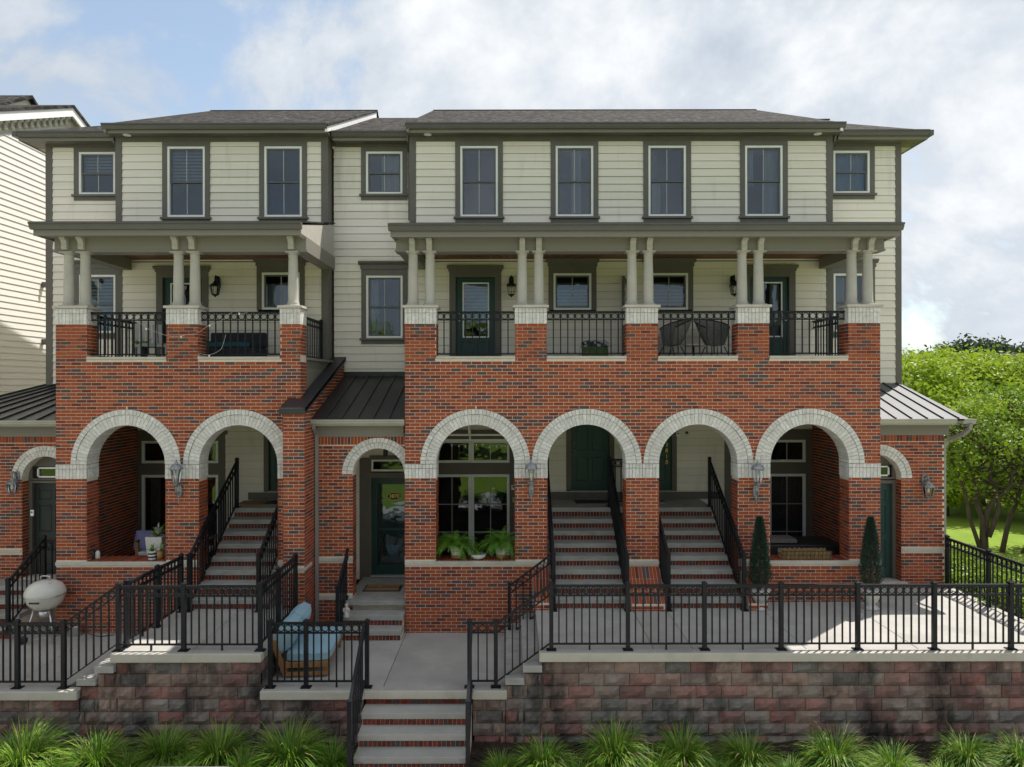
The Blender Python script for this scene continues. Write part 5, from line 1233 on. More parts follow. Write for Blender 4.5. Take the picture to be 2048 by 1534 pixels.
for i in range(120):
    a = rnd.uniform(0, 6.28); q = .13*math.sqrt(rnd.random()); z = rnd.uniform(.03, .2); s_ = .018; v = Vector((q*math.cos(a), q*math.sin(a), z)); u = Vector((rnd.gauss(0, 1), rnd.gauss(0, 1), rnd.gauss(0, .4))).normalized()*s_; w = u.cross(Vector((rnd.random(), rnd.random(), 1))).normalized()*s_
    mb.quad(v-u-w, v+u-w, v+u+w, v-u+w)
for i in range(14): a = rnd.uniform(0, 6.28); mb.tube([(0, 0, 0), (.1*math.cos(a), .1*math.sin(a), .16)], .003, 4)
solo('yellow_shrub', mb, M['yellow_leaf'], 'tiny yellow-green shrub at the bottom edge before the grasses', 'shrub', (PX(494, 10.45), DY(10.45), -1.45), local=True)
mb = MB(); rnd = random.Random(9)
for i in range(7000):
    x, y = rnd.uniform(-9, 9), rnd.uniform(-4.6, -2.64); s_ = rnd.uniform(.006, .016); l = s_*rnd.uniform(1.5, 4); a = rnd.uniform(0, 6.28); z = -1.435+.03*noise.noise((x*2, y*2, 0))+.02*noise.noise((x*6, y*6, 3))+rnd.uniform(0, .015); c, s2 = math.cos(a), math.sin(a); t_ = rnd.uniform(-.5, .5)*l
    mb.quad((x-c*l-s2*s_, y-s2*l+c*s_, z-t_), (x+c*l-s2*s_, y+s2*l+c*s_, z+t_), (x+c*l+s2*s_, y+s2*l-c*s_, z+t_), (x-c*l+s2*s_, y-s2*l-c*s_, z-t_))
o = link('mulch_chips', mb.mesh('mulch_chips', M['mulch_chip'])); tag(o, 'dark shredded mulch in the planting bed', 'mulch', kind='stuff')

def fern(label, x, y, z, pot_m, seed, sc=1):
    t = thing('potted_fern', label, 'fern', (x, y, z)); rnd = random.Random(seed)
    mb = MB(); mb.lathe([(.08, 0), (.085, .01), (.125, .20), (.135, .21), (.135, .24), (.115, .24), (.11, .22), (.001, .22)], n=20); part('pot', mb, M['pot_white'], t, True, True)
    mb = MB(); mb.lathe([(.082, 0), (.105, .0), (.112, .07), (.10, .075)], n=20); part('pot_base', mb, M['terracotta'], t, True, True)
    mb = MB()
    for i in range(180):
        a = rnd.uniform(0, 6.28); d = Vector((math.cos(a)*rnd.uniform(.3, 1), math.sin(a)*rnd.uniform(.3, 1), rnd.uniform(.35, 1.2))).normalized(); p = Vector((0, 0, .23)); L = rnd.uniform(.36, .62)*sc; n = 13; prev = p.copy()
        for k in range(n):
            u = k/n; d = (d+Vector((0, 0, -.11-.08*u))).normalized(); p = p+d*L/n; side = d.cross(Vector((0, 0, 1))).normalized(); w = .055*math.sin(math.pi*(u*.85+.13))*sc
            for s_ in (-1, 1):
                tip = p+side*s_*w+d*.018-Vector((0, 0, .006)); q = d*.008; mm = 0 if rnd.random() < .6 else 1
                mb.quad(p-q, p+q, tip+q*.4, tip-q*.4, mm)
    part('fronds', mb, [M['fern'], M['fern_b']], t, local=True)
SZ = .828
fern('bushy potted fern at the left of the arch window sill', PX(912, 14.3), .22, SZ, 'pot_white', 3)
fern('bushy potted fern at the right of the arch window sill', PX(1002, 14.3), .22, SZ, 'pot_white', 8)
t = thing('bowl_planter', 'shallow white bowl planter between the two ferns', 'planter', (PX(956, 14.2), .14, SZ))
mb = MB(); mb.lathe([(.07, 0), (.13, .03), (.155, .09), (.15, .10), (.13, .095), (.001, .08)], n=24); part('bowl', mb, M['pot_white'], t, True, True)
mb = MB(); rnd = random.Random(2)
for i in range(26): a = rnd.uniform(0, 6.28); blade(mb, (.05*math.cos(a), .05*math.sin(a), .08), (math.cos(a)*.5, math.sin(a)*.5, 1), rnd.uniform(.10, .22), .012, .8, 4)
part('leaves', mb, M['fern'], t, local=True)
# conical topiary trees in white urns
def topiary(label, x, y, seed):
    t = thing('topiary_tree', label, 'topiary', (x, y, 0)); rnd = random.Random(seed)
    mb = MB(); mb.lathe([(.14, 0), (.15, .02), (.10, .06), (.07, .10), (.12, .16), (.17, .27), (.185, .36), (.20, .38), (.18, .385), (.001, .36)], n=24); part('urn', mb, M['stone_white'], t, True, True)
    mb = MB(); mb.tube([(0, 0, .35), (0, 0, 1.6)], [.025, .006], 6); part('trunk', mb, M['bark'], t, local=True)
    mb = MB()
    for i in range(9000):
        u = rnd.random()**.8; z = .42+1.33*u; prof = .195*min(1, (u+.06)*5)*(1-u)**.62+.012; a = rnd.uniform(0, 6.28); q = prof*rnd.uniform(.45, 1.12)*(1+.16*noise.noise((math.cos(a)*3, math.sin(a)*3, z*7+seed)))
        p = Vector((q*math.cos(a), q*math.sin(a), z)); d = Vector((math.cos(a), math.sin(a), rnd.uniform(.2, 1.6)))+Vector((rnd.gauss(0, .4), rnd.gauss(0, .4), 0)); d = d.normalized()*rnd.uniform(.03, .055); s_ = d.cross(Vector((rnd.gauss(0, 1), rnd.gauss(0, 1), rnd.gauss(0, 1)))).normalized()*.006
        mb.quad(p-s_, p+s_, p+d+s_*.4, p+d-s_*.4, 0 if rnd.random() < .55 else 1)
    part('crown', mb, [M['spruce'], M['spruce_b']], t, local=True)
topiary('narrow conical topiary in a white urn beside the stairs to door 3810', PX(1519, 13.6), DY(13.6), 1)
topiary('narrow conical topiary in a white urn beside the right green door', PX(1741, 13.6), DY(13.6), 2)
# coir window box on the right sill
t = thing('window_box', 'wire window box with a coir liner on the right arch sill', 'window box', (PX(1608, 14.2), .14, SZ))
mb = MB(); n = 20
for i in range(n):
    x0_, x1_ = -.48+.96*i/n, -.48+.96*(i+1)/n
    for (ya, za), (yb, zb) in (((-.09, .0), (-.13, .17)), ((.09, .0), (.13, .17)), ((-.09, .0), (.09, 0))): mb.quad((x0_, ya+.01*math.sin(i*2.1), za), (x1_, ya+.01*math.sin((i+1)*2.1), za), (x1_, yb+.012*math.sin((i+1)*1.7), zb+.015*math.sin((i+1)*2.9)), (x0_, yb+.012*math.sin(i*1.7), zb+.015*math.sin(i*2.9)))
rnd = random.Random(4)
for i in range(900):
    x = rnd.uniform(-.48, .48); sgn = rnd.choice((-1, 1, -1)); v = rnd.random(); p = Vector((x, sgn*(.092+.042*v), .17*v)); d = Vector((rnd.gauss(0, 1), sgn*.4, rnd.gauss(0, .7))).normalized()*.045; mb.quad(p, p+Vector((.003, 0, .003)), p+d+Vector((.002, 0, .002)), p+d)
part('liner', mb, M['coir'], t, local=True)
mb = MB()
for z, o_ in ((.0, .095), (.085, .117), (.17, .14)): mb.tube([(-.49, -o_, z), (.49, -o_, z), (.49, o_, z), (-.49, o_, z), (-.49, -o_, z)], .005, 5)
for i in range(13): x = -.47+.94*i/12; mb.tube([(x, -.142, .18), (x, -.10, .0), (x, .10, 0), (x, .142, .18)], .0035, 4)
part('wire_frame', mb, M['iron'], t, local=True)
t = thing('covered_table', 'low black covered table behind the right arch sill', 'table', (6.15, 1.5, .03))
mb = MB(); mb.box(-.75, .85, -.45, .45, .62, .86); part('cover', mb, M['dark_plastic'], t, local=True, bev=.03)
for x in (-.65, .75):
    for y in (-.35, .35): mb = MB(); mb.box(x-.03, x+.03, y-.03, y+.03, 0, .62); part('leg', mb, M['dark_plastic'], t, local=True)
mb = cushion_mesh(.75, .5, .09, .02); o = solo('folded_blanket', mb, M['wicker'], 'folded grey blanket on the black covered table', 'blanket', (5.75, 1.4, .895), True, local=True)
# left porch: bench with lavender pillow, pots, bottles on the sill
t = thing('porch_bench', 'wooden porch bench behind the left arch sill', 'bench', (-7.25, 1.3, .03))
mb = MB(); mb.box(-.7, .7, -.3, .3, .66, .74); part('seat', mb, M['cloth_white'], t, local=True, bev=.02)
for x in (-.72, .72):
    mb = MB(); mb.box(x-.03, x+.03, -.3, -.25, 0, .98); mb.box(x-.03, x+.03, .25, .3, 0, 1.0); mb.box(x-.03, x+.03, -.3, .3, .95, .99); part('arm', mb, M['wood_warm'], t, local=True)
mb = MB(); mb.box(-.72, .72, -.26, -.22, .52, .62); part('apron', mb, M['wood_warm'], t, local=True)
o = solo('pillow', cushion_mesh(.44, .42, .13, .08), M['pillow_lavender'], 'lavender throw pillow propped on the porch bench', 'pillow', (PX(287, 15.2), 1.2, .80), True, local=True); o.rotation_euler = (R(76), R(4), R(8)); o.location = (PX(287, 15.2), 1.28, .95)
def pot(label, x, y, z, r, h, mats, stripes=0, plant=None, seed=0, square=False, name='flower_pot'):
    t = thing(name, label, 'pot', (x, y, z)); n = 4 if square else 20
    k = max(1, stripes)
    for i in range(k):
        mb = MB(); a, b = h*i/k, h*(i+1)/k; f = lambda q: r*(.85+.15*q/h)
        prof = [(f(a), a), (f(b), b)]
        if i == k-1: prof += [(f(b)-.012, b), (f(b)-.015, b-.02), (.001, b-.02)]
        mb.lathe(prof, n=n); part('band' if k > 1 else 'pot_body', mb, M[mats[i % len(mats)]], t, not square, True)
    rnd = random.Random(seed); mb = MB()
    if plant:
        for i in range(plant[0]):
            a = rnd.uniform(0, 6.28); blade(mb, (0, 0, h-.02), (math.cos(a)*rnd.uniform(.2, 1.2), math.sin(a)*rnd.uniform(.2, 1.2), 1), plant[1]*rnd.uniform(.6, 1.1), plant[2], 1.0, 5, rnd.choice((0, 0, 1)))
        part('leaves', mb, [M['fern'], M['cloth_white']], t, local=True)
pot('black and white striped pot on the left arch sill', PX(309, 14.3), .14, SZ, .085, .17, ['pot_white', 'dark_plastic'], 5, (10, .25, .05), 1)
pot('small tan pot on the left arch sill next to the striped pot', PX(325, 14.3), .14, SZ, .07, .17, ['wood_warm'], 1, (7, .30, .05), 2)
pot('square white planter with variegated leaves behind the left arch sill', PX(320, 14.9), .72, .76, .24, .42, ['pot_white'], 1, (34, .32, .07), 3, True)
for i, (px, lb, m) in enumerate(((187, 'dark bottle beside the white jar on the left arch sill', 'dark_plastic'), (196, 'white jar with a black lid on the left arch sill', 'pot_white'))):
    t = thing('bottle', lb, 'bottle', (PX(px, 14.3), .2+.02*i, SZ)); mb = MB(); mb.lathe([(.04, 0), (.045, .01), (.045, .12), (.025, .15), (.025, .17)], n=14); part('body', mb, M[m], t, True, True); mb = MB(); mb.lathe([(.03, .165), (.03, .19), (.01, .195)], n=12); part('lid', mb, M['dark_plastic'], t, True, True)
mb = MB(); mb.lathe([(.001, 0), (.055, 0), (.06, .02), (.05, .04), (.055, .09), (.035, .13), (.045, .16), (.04, .185), (.02, .20), (.032, .22), (.034, .25), (.015, .275), (.001, .28)], n=14); mb.lathe([(.005, .09), (.022, .12), (.018, .17), (.004, .19)], (.05, -.02, 0), 8); mb.lathe([(.005, .09), (.022, .12), (.018, .17), (.004, .19)], (-.05, -.02, 0), 8)
solo('statuette', mb, M['stone_white'], 'small white stone statuette on the entry step', 'statuette', (-3.22, DY(13.78), -.20), True, local=True)
t = thing('utility_box', 'small silver utility box with a cord behind the sloping railing', 'box', (PX(149, 13.9), -.12, -.60)); mb = MB(); mb.box(-.11, .11, -.07, .07, 0, .2); part('housing', mb, M['steel'], t, local=True, bev=.02); mb = MB(); mb.tube([(.1, 0, .1), (.35, -.05, .02), (.55, -.1, .012), (.75, .0, .012)], .008, 6); part('cord', mb, M['dark_plastic'], t, True, True)

# ------------------------------------------------------------------ balcony furniture
def wicker_chair(label, x, y, rz):
    t = thing('wicker_chair', label, 'chair', (x, y, LEDGE-.05), R(rz)); mb = MB(); n, m_ = 16, 8
    def P(i, j):
        a = -2.2+4.4*i/n; u = j/m_; r = .20+.17*u; hgt = .30+(.06+.58*u**1.2)*(.45+.55*math.cos(a*.55)); return (r*math.sin(a)*1.05, r*math.cos(a)*.95+.10*u, hgt)
    for i in range(n):
        for j in range(m_): mb.quad(P(i, j), P(i+1, j), P(i+1, j+1), P(i, j+1))
    for i in range(n): mb.quad((0, 0, .31), P(i, 0), P(i+1, 0), (0, -.02, .31))
    part('shell', mb, M['wicker'], t, True, True)
    mb = MB(); mb.tube([P(i, m_) for i in range(n+1)], .014, 6); part('rim', mb, M['iron'], t, True, True)
    for sx, sy in ((-1, -1), (1, -1), (-1, 1), (1, 1)): mb = MB(); mb.tube([(.16*sx, .12*sy, .31), (.25*sx, .25*sy, 0)], .012, 6); part('leg', mb, M['iron'], t, True, True)
wicker_chair('grey wicker tub chair on the third right balcony, nearer the privacy screen', PX(1346, 15.4), DY(15.5), -70)
wicker_chair('grey wicker tub chair on the third right balcony, nearer the door', PX(1432, 15.4), DY(15.5), 20)
t = thing('side_table', 'small white-topped table between the wicker chairs', 'table', (PX(1385, 15.2), DY(15.1), LEDGE-.05)); mb = MB(); mb.lathe([(.2, .30), (.22, .31), (.22, .33), (.001, .33)], n=20); part('top', mb, M['pot_white'], t, True, True); mb = MB(); mb.lathe([(.13, 0), (.13, .015), (.02, .03), (.02, .3)], n=14); part('stand', mb, M['iron'], t, True, True)
t = thing('folding_chair', 'folded green camp chair with a patterned cover on the second right balcony', 'chair', (PX(1190, 15.2), DY(15.2), LEDGE-.05)); mb = cushion_mesh(.55, .3, .28, .05); o = part('seat_bag', mb, M['bag_green'], t, True, True); o.location = (0, 0, .02)
o = part('patterned_cover', cushion_mesh(.58, .26, .14, .05), M['print_cloth'], t, True, True); o.location = (0, .03, .27)
for s_ in (-1, 1): mb = MB(); mb.tube([(.33*s_, -.1, 0), (.34*s_, -.1, .25), (.30*s_, -.08, .32), (.15*s_, -.08, .33)], .012, 6); part('frame_tube', mb, M['steel'], t, True, True)
t = thing('privacy_screen', 'dark louvred privacy screen dividing the right balcony', 'screen', (2.58, 1.0, LEDGE-.05))
mb = MB(); mb.box(-.03, .03, 0, .05, 0, 1.45); mb.box(-.03, .03, 1.36, 1.41, 0, 2.0); mb.hexa([(-.03, 0, 1.40), (.03, 0, 1.40), (.03, 1.41, 1.95), (-.03, 1.41, 1.95), (-.03, 0, 1.45), (.03, 0, 1.45), (.03, 1.41, 2.0), (-.03, 1.41, 2.0)]); part('frame', mb, M['sash'], t, local=True)
for i in range(30):
    z = .06+.06*i; y_ = max(.05, (z-1.42)/.55*1.41)
    if y_ > 1.3: continue
    mb = MB(); mb.hexa([(-.022, y_, z), (.022, y_, z+.02), (.022, 1.36, z+.02), (-.022, 1.36, z), (-.022, y_, z+.006), (.022, y_, z+.026), (.022, 1.36, z+.026), (-.022, 1.36, z+.006)]); part('slat', mb, M['sash'], t, local=True)
t = thing('balcony_sofa', 'dark outdoor sofa with a teal cushion on the left balcony', 'sofa', (PX(468, 15.6), DY(15.6), LEDGE-.05))
mb = MB(); mb.box(-.62, .62, -.35, .35, .06, .30); part('base', mb, M['navy_fabric'], t, local=True, bev=.03); mb = MB(); mb.box(-.62, .62, .22, .36, .30, .66); part('backrest', mb, M['navy_fabric'], t, local=True, bev=.04)
for x in (-.62, .50): mb = MB(); mb.box(x, x+.12, -.35, .22, .302, .46); part('arm', mb, M['navy_fabric'], t, local=True, bev=.03)
o = part('seat_cushion', cushion_mesh(.98, .54, .12, .02), M['teal'], t, True, True); o.location = (0, -.07, .30)
t = thing('balcony_chair', 'pale slatted chair with a striped throw at the left end of the left balcony', 'chair', (PX(302, 15.2), DY(15.2), LEDGE-.05), R(35))
mb = MB(); mb.box(-.28, .28, -.26, .26, .30, .36); part('seat', mb, M['cloth_white'], t, local=True, bev=.01)
for i in range(5): x = -.24+.12*i; mb = MB(); mb.hexa([(x-.045, .24, .36), (x+.045, .24, .36), (x+.045, .27, .36), (x-.045, .27, .36), (x-.045, .36, .82), (x+.045, .36, .82), (x+.045, .39, .82), (x-.045, .39, .82)]); part('back_slat', mb, M['cloth_white'], t, local=True, bev=.004)
for x in (-.26, .26):
    for y in (-.24, .24): mb = MB(); mb.box(x-.025, x+.025, y-.025, y+.025, 0, .30); part('leg', mb, M['cloth_white'], t, local=True)
for i in range(6): mb = MB(); mb.box(-.25, .25, -.27+.085*i, -.19+.085*i, .362, .375+.004*(i % 2)); part('throw_stripe', mb, M['print_cloth' if i % 2 else 'cloth_white'], t, local=True)
pot('potted plant with dark leaves on the left balcony beside the slatted chair', PX(283, 15.0), DY(15.0), LEDGE-.05, .13, .28, ['dark_plastic'], 1, (16, .42, .07), 6)
# string lights
def string_lights(label, pts, nb, rb=.018, m='cloth_white'):
    t = thing('string_lights', label, 'string lights', tuple(pts[0])); P = [Vector(p)-Vector(pts[0]) for p in pts]; path = []
    for a, b in zip(P, P[1:]):
        for k in range(6): u = k/6; q = a.lerp(b, u); q.z -= .06*math.sin(math.pi*u); path.append(q)
    path.append(P[-1]); mb = MB(); mb.tube(path, .003, 4); part('wire', mb, M[m], t, local=True)
    for i in range(nb):
        q = path[int((i+.5)/nb*(len(path)-1))]; mb = MB(); mb.lathe([(.004, -.05), (rb, -.035), (rb*.8, -.012), (.006, 0)], tuple(q), 8); part('bulb', mb, M['bulb'], t, True, True)
zb = lambda py, D: PZ(py, D)
string_lights('loose string lights draped over the left balcony pillar', [(PX(268, 13.98), -.09, zb(632, 13.98)), (PX(318, 13.98), -.09, zb(664, 13.98)), (PX(372, 13.98), -.09, zb(668, 13.98)), (PX(420, 13.98), -.09, zb(648, 13.98)), (PX(470, 13.98), -.09, zb(618, 13.98)), (PX(497, 13.98), -.08, zb(622, 13.98))], 4)
string_lights('thin string light wire hanging from the ledge of the left balcony', [(PX(452, 13.98), -.09, zb(668, 13.98)), (PX(440, 13.98), -.09, zb(700, 13.98)), (PX(398, 13.98), -.09, zb(705, 13.98)), (PX(398, 13.98), -.09, zb(741, 13.98))], 1)
string_lights('string lights under the ceiling of the fern porch', [(PX(880, 15.5), 1.5, zb(878, 15.5)), (PX(925, 15.5), 1.5, zb(889, 15.5)), (PX(958, 15.5), 1.5, zb(884, 15.5)), (PX(1000, 15.5), 1.5, zb(889, 15.5)), (PX(1020, 15.5), 1.5, zb(880, 15.5))], 12)
t = thing('roller_shade', 'pair of white shade rails under the fern porch ceiling', 'shade', (-.95, 1.6, 3.2))
for z, y in ((.0, 0), (-.14, .35)): mb = MB(); mb.box(-1.0, 1.0, y-.02, y+.02, z-.02, z+.02); part('rail', mb, M['white_vinyl'], t, local=True)
mb = MB(); mb.box(-.02, .02, -.02, .02, 0, .7); mb.box(-.02, .02, .33, .37, -.12, .7); part('hanger', mb, M['white_vinyl'], t, local=True)
# ------------------------------------------------------------------ the neighbouring gabled house at the left
NB = thing('neighbour_house', 'cream siding gable end of the next townhouse at the left edge', 'townhouse', (-14.6, 9, -.3))
NX = -14.1; ND = DY(22.45); NZ = 12.68; NS = .418
mb = MB(); y0n, y1n = -4.0, 2*ND+4.0; ze = NZ-NS*(ND-y0n)
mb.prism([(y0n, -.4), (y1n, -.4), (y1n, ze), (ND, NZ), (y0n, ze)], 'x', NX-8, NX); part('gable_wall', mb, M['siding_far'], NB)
sw = [o for o in NB.children][0]
z = -.3; ex = .178
while z < NZ-.1:
    a = y0n if z < ze else ND-(NZ-z)/NS; b = y1n if z < ze else ND+(NZ-z)/NS
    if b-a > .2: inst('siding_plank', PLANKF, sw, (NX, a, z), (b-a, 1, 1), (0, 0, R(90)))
    z += ex
def rake(off0, off1, x0, x1, m, name):
    for s in (-1, 1):
        mb = MB(); ya = ND+s*(ND-y0n+.4); za = NZ-NS*(ND-y0n+.4)
        mb.prism([(ND, NZ+off0), (ND, NZ+off1), (ya, za+off1), (ya, za+off0)], 'x', x0, x1); part(name, mb, M[m], NB)
rake(-.22, .30, NX+.0, NX+.05, 'gutter_light', 'frieze'); rake(.14, .42, NX+.20, NX+.24, 'white_vinyl', 'barge_board'); rake(.30, .36, NX+.03, NX+.22, 'white_vinyl', 'soffit'); rake(.40, .50, NX-8.2, NX+.28, 'shingle', 'roof')
bk = MB(); bk.prism([(.05, -.02), (.10, -.02), (.13, .02), (.11, .12), (.15, .18), (.20, .19), (.20, .26), (.05, .26)], 'y', -.06, .06); bm_ = bk.mesh('bracket', M['gutter_light'])
for i in range(30):
    y = ND-.12-.27*i
    if y > y0n: inst('bracket', bm_, NB, (NX, y, NZ-NS*(ND-y)-.10), (1, 1, 1))
mb = MB(); mb.prism([(ND+1.5, NZ-1), (ND+5.5, NZ-1), (ND+5.5, NZ+.4), (ND+3.2, NZ+2.0), (ND+1.5, NZ+1.0)], 'x', NX-8, NX-3.4); part('rear_gable', mb, M['siding_far'], NB)
mb = MB()
mb.prism([(ND+3.2, NZ+2.0), (ND+3.2, NZ+2.12), (ND+1.1, NZ+.92), (ND+1.1, NZ+.8)], 'x', NX-8.1, NX-3.2); mb.prism([(ND+3.2, NZ+2.0), (ND+5.7, NZ+.25), (ND+5.7, NZ+.37), (ND+3.2, NZ+2.12)], 'x', NX-8.1, NX-3.2); part('rear_gable_roof', mb, M['shingle'], NB)
for py in (568, 682): mb = MB(); D_ = 21.3; mb.box(NX, NX+.14, DY(D_)-.05, DY(D_)+.05, PZ(py, D_)-.08, PZ(py, D_)+.08); mb.box(NX+.14, NX+.2, DY(D_)-.03, DY(D_)+.03, PZ(py, D_)-.13, PZ(py, D_)+.02); part('wall_fixture', mb, M['sash'], NB)

# ------------------------------------------------------------------ trees
def crown_mesh(seed, ells, nclump, per, size, mats, spread=.28, wts=(3, 2), name='crown', shell=.55):
    rnd = random.Random(seed); mb = MB(); vol = [e[3]*e[4]*e[5] for e in ells]
    for c in range(nclump):
        e = rnd.choices(ells, vol)[0]
        while True:
            v = Vector((rnd.uniform(-1, 1), rnd.uniform(-1, 1), rnd.uniform(-1, 1)))
            if shell*rnd.random() < v.length < 1: break
        p = Vector((e[0]+v.x*e[3], e[1]+v.y*e[4], e[2]+v.z*e[5])); mm = rnd.choices(range(len(mats)), wts)[0]
        for k in range(per):
            q = p+Vector((rnd.gauss(0, spread), rnd.gauss(0, spread), rnd.gauss(0, spread*.6))); n = Vector((rnd.gauss(0, .7), rnd.gauss(0, .7), rnd.uniform(.2, 1.2))).normalized(); a = n.orthogonal().normalized(); a = Matrix.Rotation(rnd.uniform(0, 6.28), 3, n) @ a; b = n.cross(a); s_ = size*rnd.uniform(.6, 1.2)
            i0 = len(mb.v); mb.v += [tuple(q-a*s_*.5), tuple(q-b*s_*.36+n*.1*s_), tuple(q+a*s_*.6), tuple(q+b*s_*.36+n*.1*s_)]; mb.f.append((i0, i0+1, i0+2, i0+3)); mb.m.append(mm if rnd.random() < .75 else rnd.randrange(len(mats)))
    return mb.mesh(name, mats)
def limbs(mb, base, tips, r0, rnd, wob=.12, seg=7, base_r=None):
    for tp in tips:
        a, b = Vector(base), Vector(tp); pts = []; rr = []
        for i in range(seg+1):
            u = i/seg; p = a.lerp(b, u); p.z += .25*(b-a).length*.3*math.sin(math.pi*u)*(1 if (b-a).z > 0 else .3); p += Vector((rnd.gauss(0, wob), rnd.gauss(0, wob), rnd.gauss(0, wob*.4)))*math.sin(math.pi*u)*(b-a).length*.25
            pts.append(p); rr.append(r0*(1-.82*u)+.006)
        mb.tube(pts, rr, 7)
        yield pts
def branching(seed, stems, ells, r0, n2=7, n3=4):
    """stems: list of (base, tip); side limbs reach into the crown"""
    rnd = random.Random(seed); mb = MB()
    for (ba, tp, rs) in stems:
        for pts in limbs(mb, ba, [tp], rs, rnd, .10, 9):
            for k in range(n2):
                i = rnd.randrange(3, len(pts)); e = rnd.choice(ells); v = Vector((rnd.gauss(0, .45), rnd.gauss(0, .45), rnd.gauss(0, .4))); tg = Vector((e[0]+v.x*e[3], e[1]+v.y*e[4], e[2]+v.z*e[5]))
                for q in limbs(mb, pts[i], [pts[i].lerp(tg, .8)], rs*.42, rnd, .15, 6):
                    for j in range(n3):
                        w = q[rnd.randrange(2, len(q))]; tip = w+Vector((rnd.gauss(0, .6), rnd.gauss(0, .6), rnd.uniform(-.1, .7)))
                        for _ in limbs(mb, w, [tip], rs*.16, rnd, .15, 4): pass
    return mb
# the maple by the terrace
T0 = (12.75, DY(19.2), -.32)
ells = [(.4, .2, 3.65, 1.8, 1.9, 1.15), (2.0, .4, 3.2, 1.9, 1.8, 1.6), (-1.0, .3, 3.3, 1.2, 1.5, 1.3), (3.6, .6, 2.3, 1.7, 1.5, 1.9), (2.6, -.6, 1.8, 1.7, 1.2, .9), (.3, .9, 2.5, 1.7, 1.3, .8), (-.9, .5, 2.1, .9, 1, .7), (1.2, .8, 1.7, 1.6, 1.2, .6), (4.2, .4, 1.2, 1.4, 1.2, 1.0)]
stems = [((0, 0, 0), (-.5, .2, 3.6), .075), ((.06, .03, 0), (.55, .2, 4.2), .085), ((-.08, 0, .1), (-1.3, -.1, 3.4), .055), ((.7, .3, 0), (2.1, .5, 3.6), .065), ((1.2, .2, 0), (3.4, .3, 1.9), .07), ((.1, -.05, .5), (1.3, -.4, 3.2), .065)]
t = thing('maple_tree', 'many-stemmed green maple just beyond the right terrace railing', 'tree', T0)
part('trunk', branching(3, stems, ells, .15), M['bark'], t, True, True)
me = crown_mesh(5, ells, 340, 46, .12, [M['leaf_a'], M['leaf_b'], M['leaf_lime_b']], .18, (4, 3, 3)); link('crown', me, t)
# lime-green trees further back
ell2 = [(0, 0, 3.8, 2.6, 2.4, 1.9), (1.6, .5, 3.0, 1.9, 2.0, 1.7), (-1.5, .2, 3.1, 1.8, 2.0, 1.6), (0, 0, 2.0, 2.4, 2.2, 1.2)]
lime = crown_mesh(21, ell2, 420, 36, .22, [M['leaf_lime'], M['leaf_lime_b']], .34, (3, 2)); limet = branching(6, [((0, 0, 0), (.2, 0, 4.0), .2)], ell2, .2, 6, 2).mesh('trunk', M['bark'], smooth=True)
for i, (px, D, sc, lb) in enumerate(((1815, 30, 1.0, 'yellow-green tree peeking out beside the house corner'), (1905, 34, 1.06, 'yellow-green tree behind the maple, left of the far dark trees'), (2000, 33, 1.02, 'yellow-green tree behind the maple under the far dark trees'), (2090, 31, 1.0, 'yellow-green tree at the right edge of the picture'), (1960, 44, 1.16, 'pale yellow-green tree standing deepest behind the maple'), (1850, 46, 1.2, 'pale yellow-green tree far behind the house corner'), (2075, 47, 1.15, 'pale yellow-green tree far back at the right edge'))):
    t = thing('lime_tree', lb, 'tree', (PX(px, D), DY(D), -.32), i*1.3, 'yellow-green trees beyond the lawn'); link('trunk', limet, t); c = link('crown', lime, t); t.scale = (sc, sc, sc*1.02)
far = crown_mesh(31, [(0, 0, 9, 7, 6, 4.5), (4, 0, 8, 5, 5, 4), (-4, 0, 8, 5, 5, 4), (0, 0, 5, 7, 6, 4)], 420, 34, .8, [M['leaf_far']], 1.1, (1,)); fart = branching(8, [((0, 0, 0), (.3, 0, 8), .4)], [(0, 0, 9, 5, 5, 3)], .4, 5, 1).mesh('trunk', M['bark'], smooth=True)
for i, (px, D, sc, lb) in enumerate(((1950, 150, 1.05, 'large rounded dark tree on the skyline'), (2040, 155, .95, 'dark tree on the skyline at the right edge'), (1895, 165, .9, 'small dark tree on the skyline beside the pole'), (2000, 175, .95, 'dark tree on the skyline between two larger ones'), (2110, 160, 1.0, 'dark skyline tree past the right edge'), (1835, 180, .8, 'dark skyline tree next to the house corner'))):
    t = thing('far_tree', lb, 'tree', (PX(px, D), DY(D), -.32), i*.9, 'dark trees on the skyline'); link('trunk', fart, t); link('crown', far, t); t.scale = (sc, sc, sc)
D = 120; t = thing('utility_pole', 'thin utility pole on the skyline', 'pole', (PX(1888, D), DY(D), -.32)); mb = MB(); mb.tube([(0, 0, 0), (0, 0, PZ(684, D)+.32)], [.2, .15], 8); part('shaft', mb, M['bark'], t, True, True); mb = MB(); mb.box(-.8, .8, -.08, .08, PZ(690, D)+.2, PZ(690, D)+.35); part('crossarm', mb, M['bark'], t, local=True)
for px, w, lb in ((2012, 7, 'grey hipped roof of a far house below the skyline trees'),):
    D = 90; t = thing('far_house', lb, 'house', (PX(px, D), DY(D), -.32)); h = PZ(738, D)+.32
    mb = MB(); mb.box(-w, w, -4, 4, 0, h); part('wall', mb, M['siding_far'], t, local=True); mb = MB(); mb.hexa([(-w-.5, -4.5, h), (w+.5, -4.5, h), (w+.5, 4.5, h), (-w-.5, 4.5, h), (-w+4, -.2, h+1.9), (w-4, -.2, h+1.9), (w-4, .2, h+1.9), (-w+4, .2, h+1.9)]); part('roof', mb, M['shingle'], t, local=True)
    for x in (-4, 0, 4): mb = MB(); mb.box(x-.6, x+.6, -4.05, -3.98, h-2.2, h-.8); part('window', mb, M['car_glass'], t, local=True)
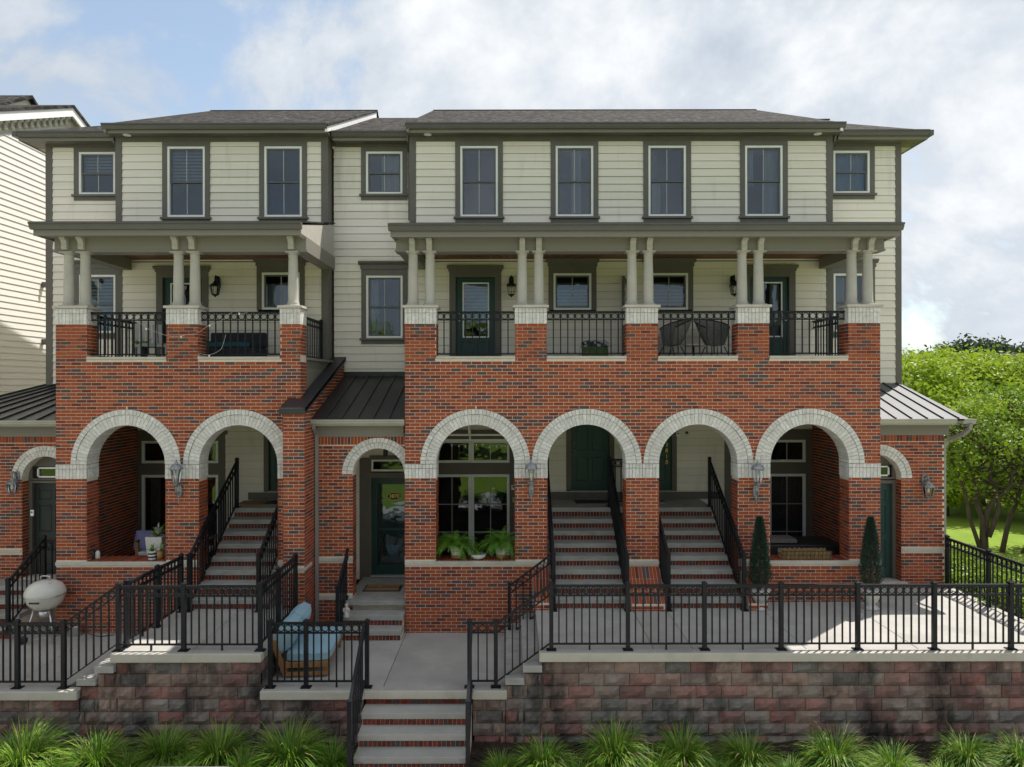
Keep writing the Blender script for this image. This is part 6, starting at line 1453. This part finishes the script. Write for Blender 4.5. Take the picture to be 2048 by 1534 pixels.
for i, (px, D, sc, lb) in enumerate(((1890, 25, .52, 'small bright sapling behind the maple stems'), (1965, 27, .55, 'small bright sapling right of the maple stems'), (2060, 24, .5, 'small bright sapling at the right edge behind the railing'))):
    t = thing('sapling', lb, 'tree', (PX(px, D), DY(D), -.32), i*2.1, 'saplings on the lawn'); link('trunk', limet, t); link('crown', lime, t); t.scale = (sc*1.2, sc*1.2, sc)
# leafy shrubs along the right railing
shrub = crown_mesh(41, [(0, 0, .30, .55, .5, .34), (.35, .2, .26, .45, .45, .28), (-.35, .1, .26, .45, .45, .28)], 120, 26, .085, [M['leaf_a'], M['leaf_b']], .10, (3, 2), shell=.4)
for i, (x, y) in enumerate(((9.85, 1.2), (10.5, .4), (10.0, -.3), (10.9, 1.5), (10.4, -1.1), (9.95, 2.2), (11.0, -.5), (10.6, 2.6), (11.3, .6), (9.9, 3.3), (11.4, 2.2))):
    t = thing('shrub', 'low leafy green shrub outside the right railing, %s from the brick wing' % ords[i], 'shrub', (x, y, -.34), i*1.1, 'shrubs outside the right railing'); link('foliage', shrub, t); mb = MB()
    for k in range(4): mb.tube([(0, 0, 0), (.2*math.cos(k*1.6), .2*math.sin(k*1.6), .3)], .01, 5)
    part('stem', mb, M['bark'], t, local=True)
# trees across the street, seen only mirrored in the panes
for i, (x, y) in enumerate(((-12, -34), (-4, -38), (4, -35), (12, -37))):
    t = thing('street_tree', 'leafy tree across the street, mirrored in the porch windows, %s from the left' % ords[i], 'tree', (x, y, -1.6), i*1.7, 'trees across the street'); link('trunk', limet, t); link('crown', lime, t); t.scale = (1.7, 1.7, 1.9)

# ------------------------------------------------------------------ parked car (only its roof edge reaches the picture)
cx_, cy_ = PX(352, 8.3), DY(8.3)
t = thing('parked_car', 'silver car parked at the kerb, only its roof edge showing', 'car', (cx_, cy_-.64, -1.60))
prof = [(-2.25, .35), (-2.25, .75), (-2.0, .92), (-1.25, .98), (-.62, 1.38), (-.30, 1.455), (.55, 1.462), (.85, 1.42), (1.55, 1.02), (2.1, .95), (2.25, .75), (2.25, .35)]
mb = MB(); N_ = len(prof)
def car_sec(yv):
    k = abs(yv)/.86; return [(x*(1-.02*k**4), yv*(1 if z < 1.0 else 1-.22*(z-1.0)/.46), z-(.03*k**3 if z > 1.2 else 0)) for x, z in prof]
ys = [-.86, -.80, -.6, -.3, 0, .3, .6, .80, .86]; secs = [car_sec(y) for y in ys]
for a, b in zip(secs, secs[1:]):
    for i in range(N_-1): mb.quad(a[i], a[i+1], b[i+1], b[i])
mb.poly(secs[0][::-1]); mb.poly(secs[-1]); part('body', mb, M['car_paint'], t, False, True)
for s in (-1, 1):
    mb = MB(); yv = s*.872; pts = [(-1.05, .98), (-.55, 1.34), (.05, 1.37), (.75, 1.34), (1.3, 1.02)]
    mb.poly([(x, yv*(1 if z < 1 else 1-.22*(z-1)/.46)+s*.004, z) for x, z in (pts if s > 0 else pts[::-1])]); part('side_window', mb, M['car_glass'], t, local=True)
    for x in (-1.4, 1.4):
        mb = MB(); mb.lathe([(.2, -.1), (.30, -.1), (.32, -.06), (.32, .06), (.30, .1), (.2, .1)], n=20); o = part('wheel', mb, M['tyre'], t, True, True); o.rotation_euler = (R(90), 0, 0); o.location = (x, s*.78, .32)
        mb = MB(); mb.lathe([(.001, -.105), (.2, -.105), (.2, .105), (.001, .105)], n=16); r_ = part('rim', mb, M['steel'], o, True, True)
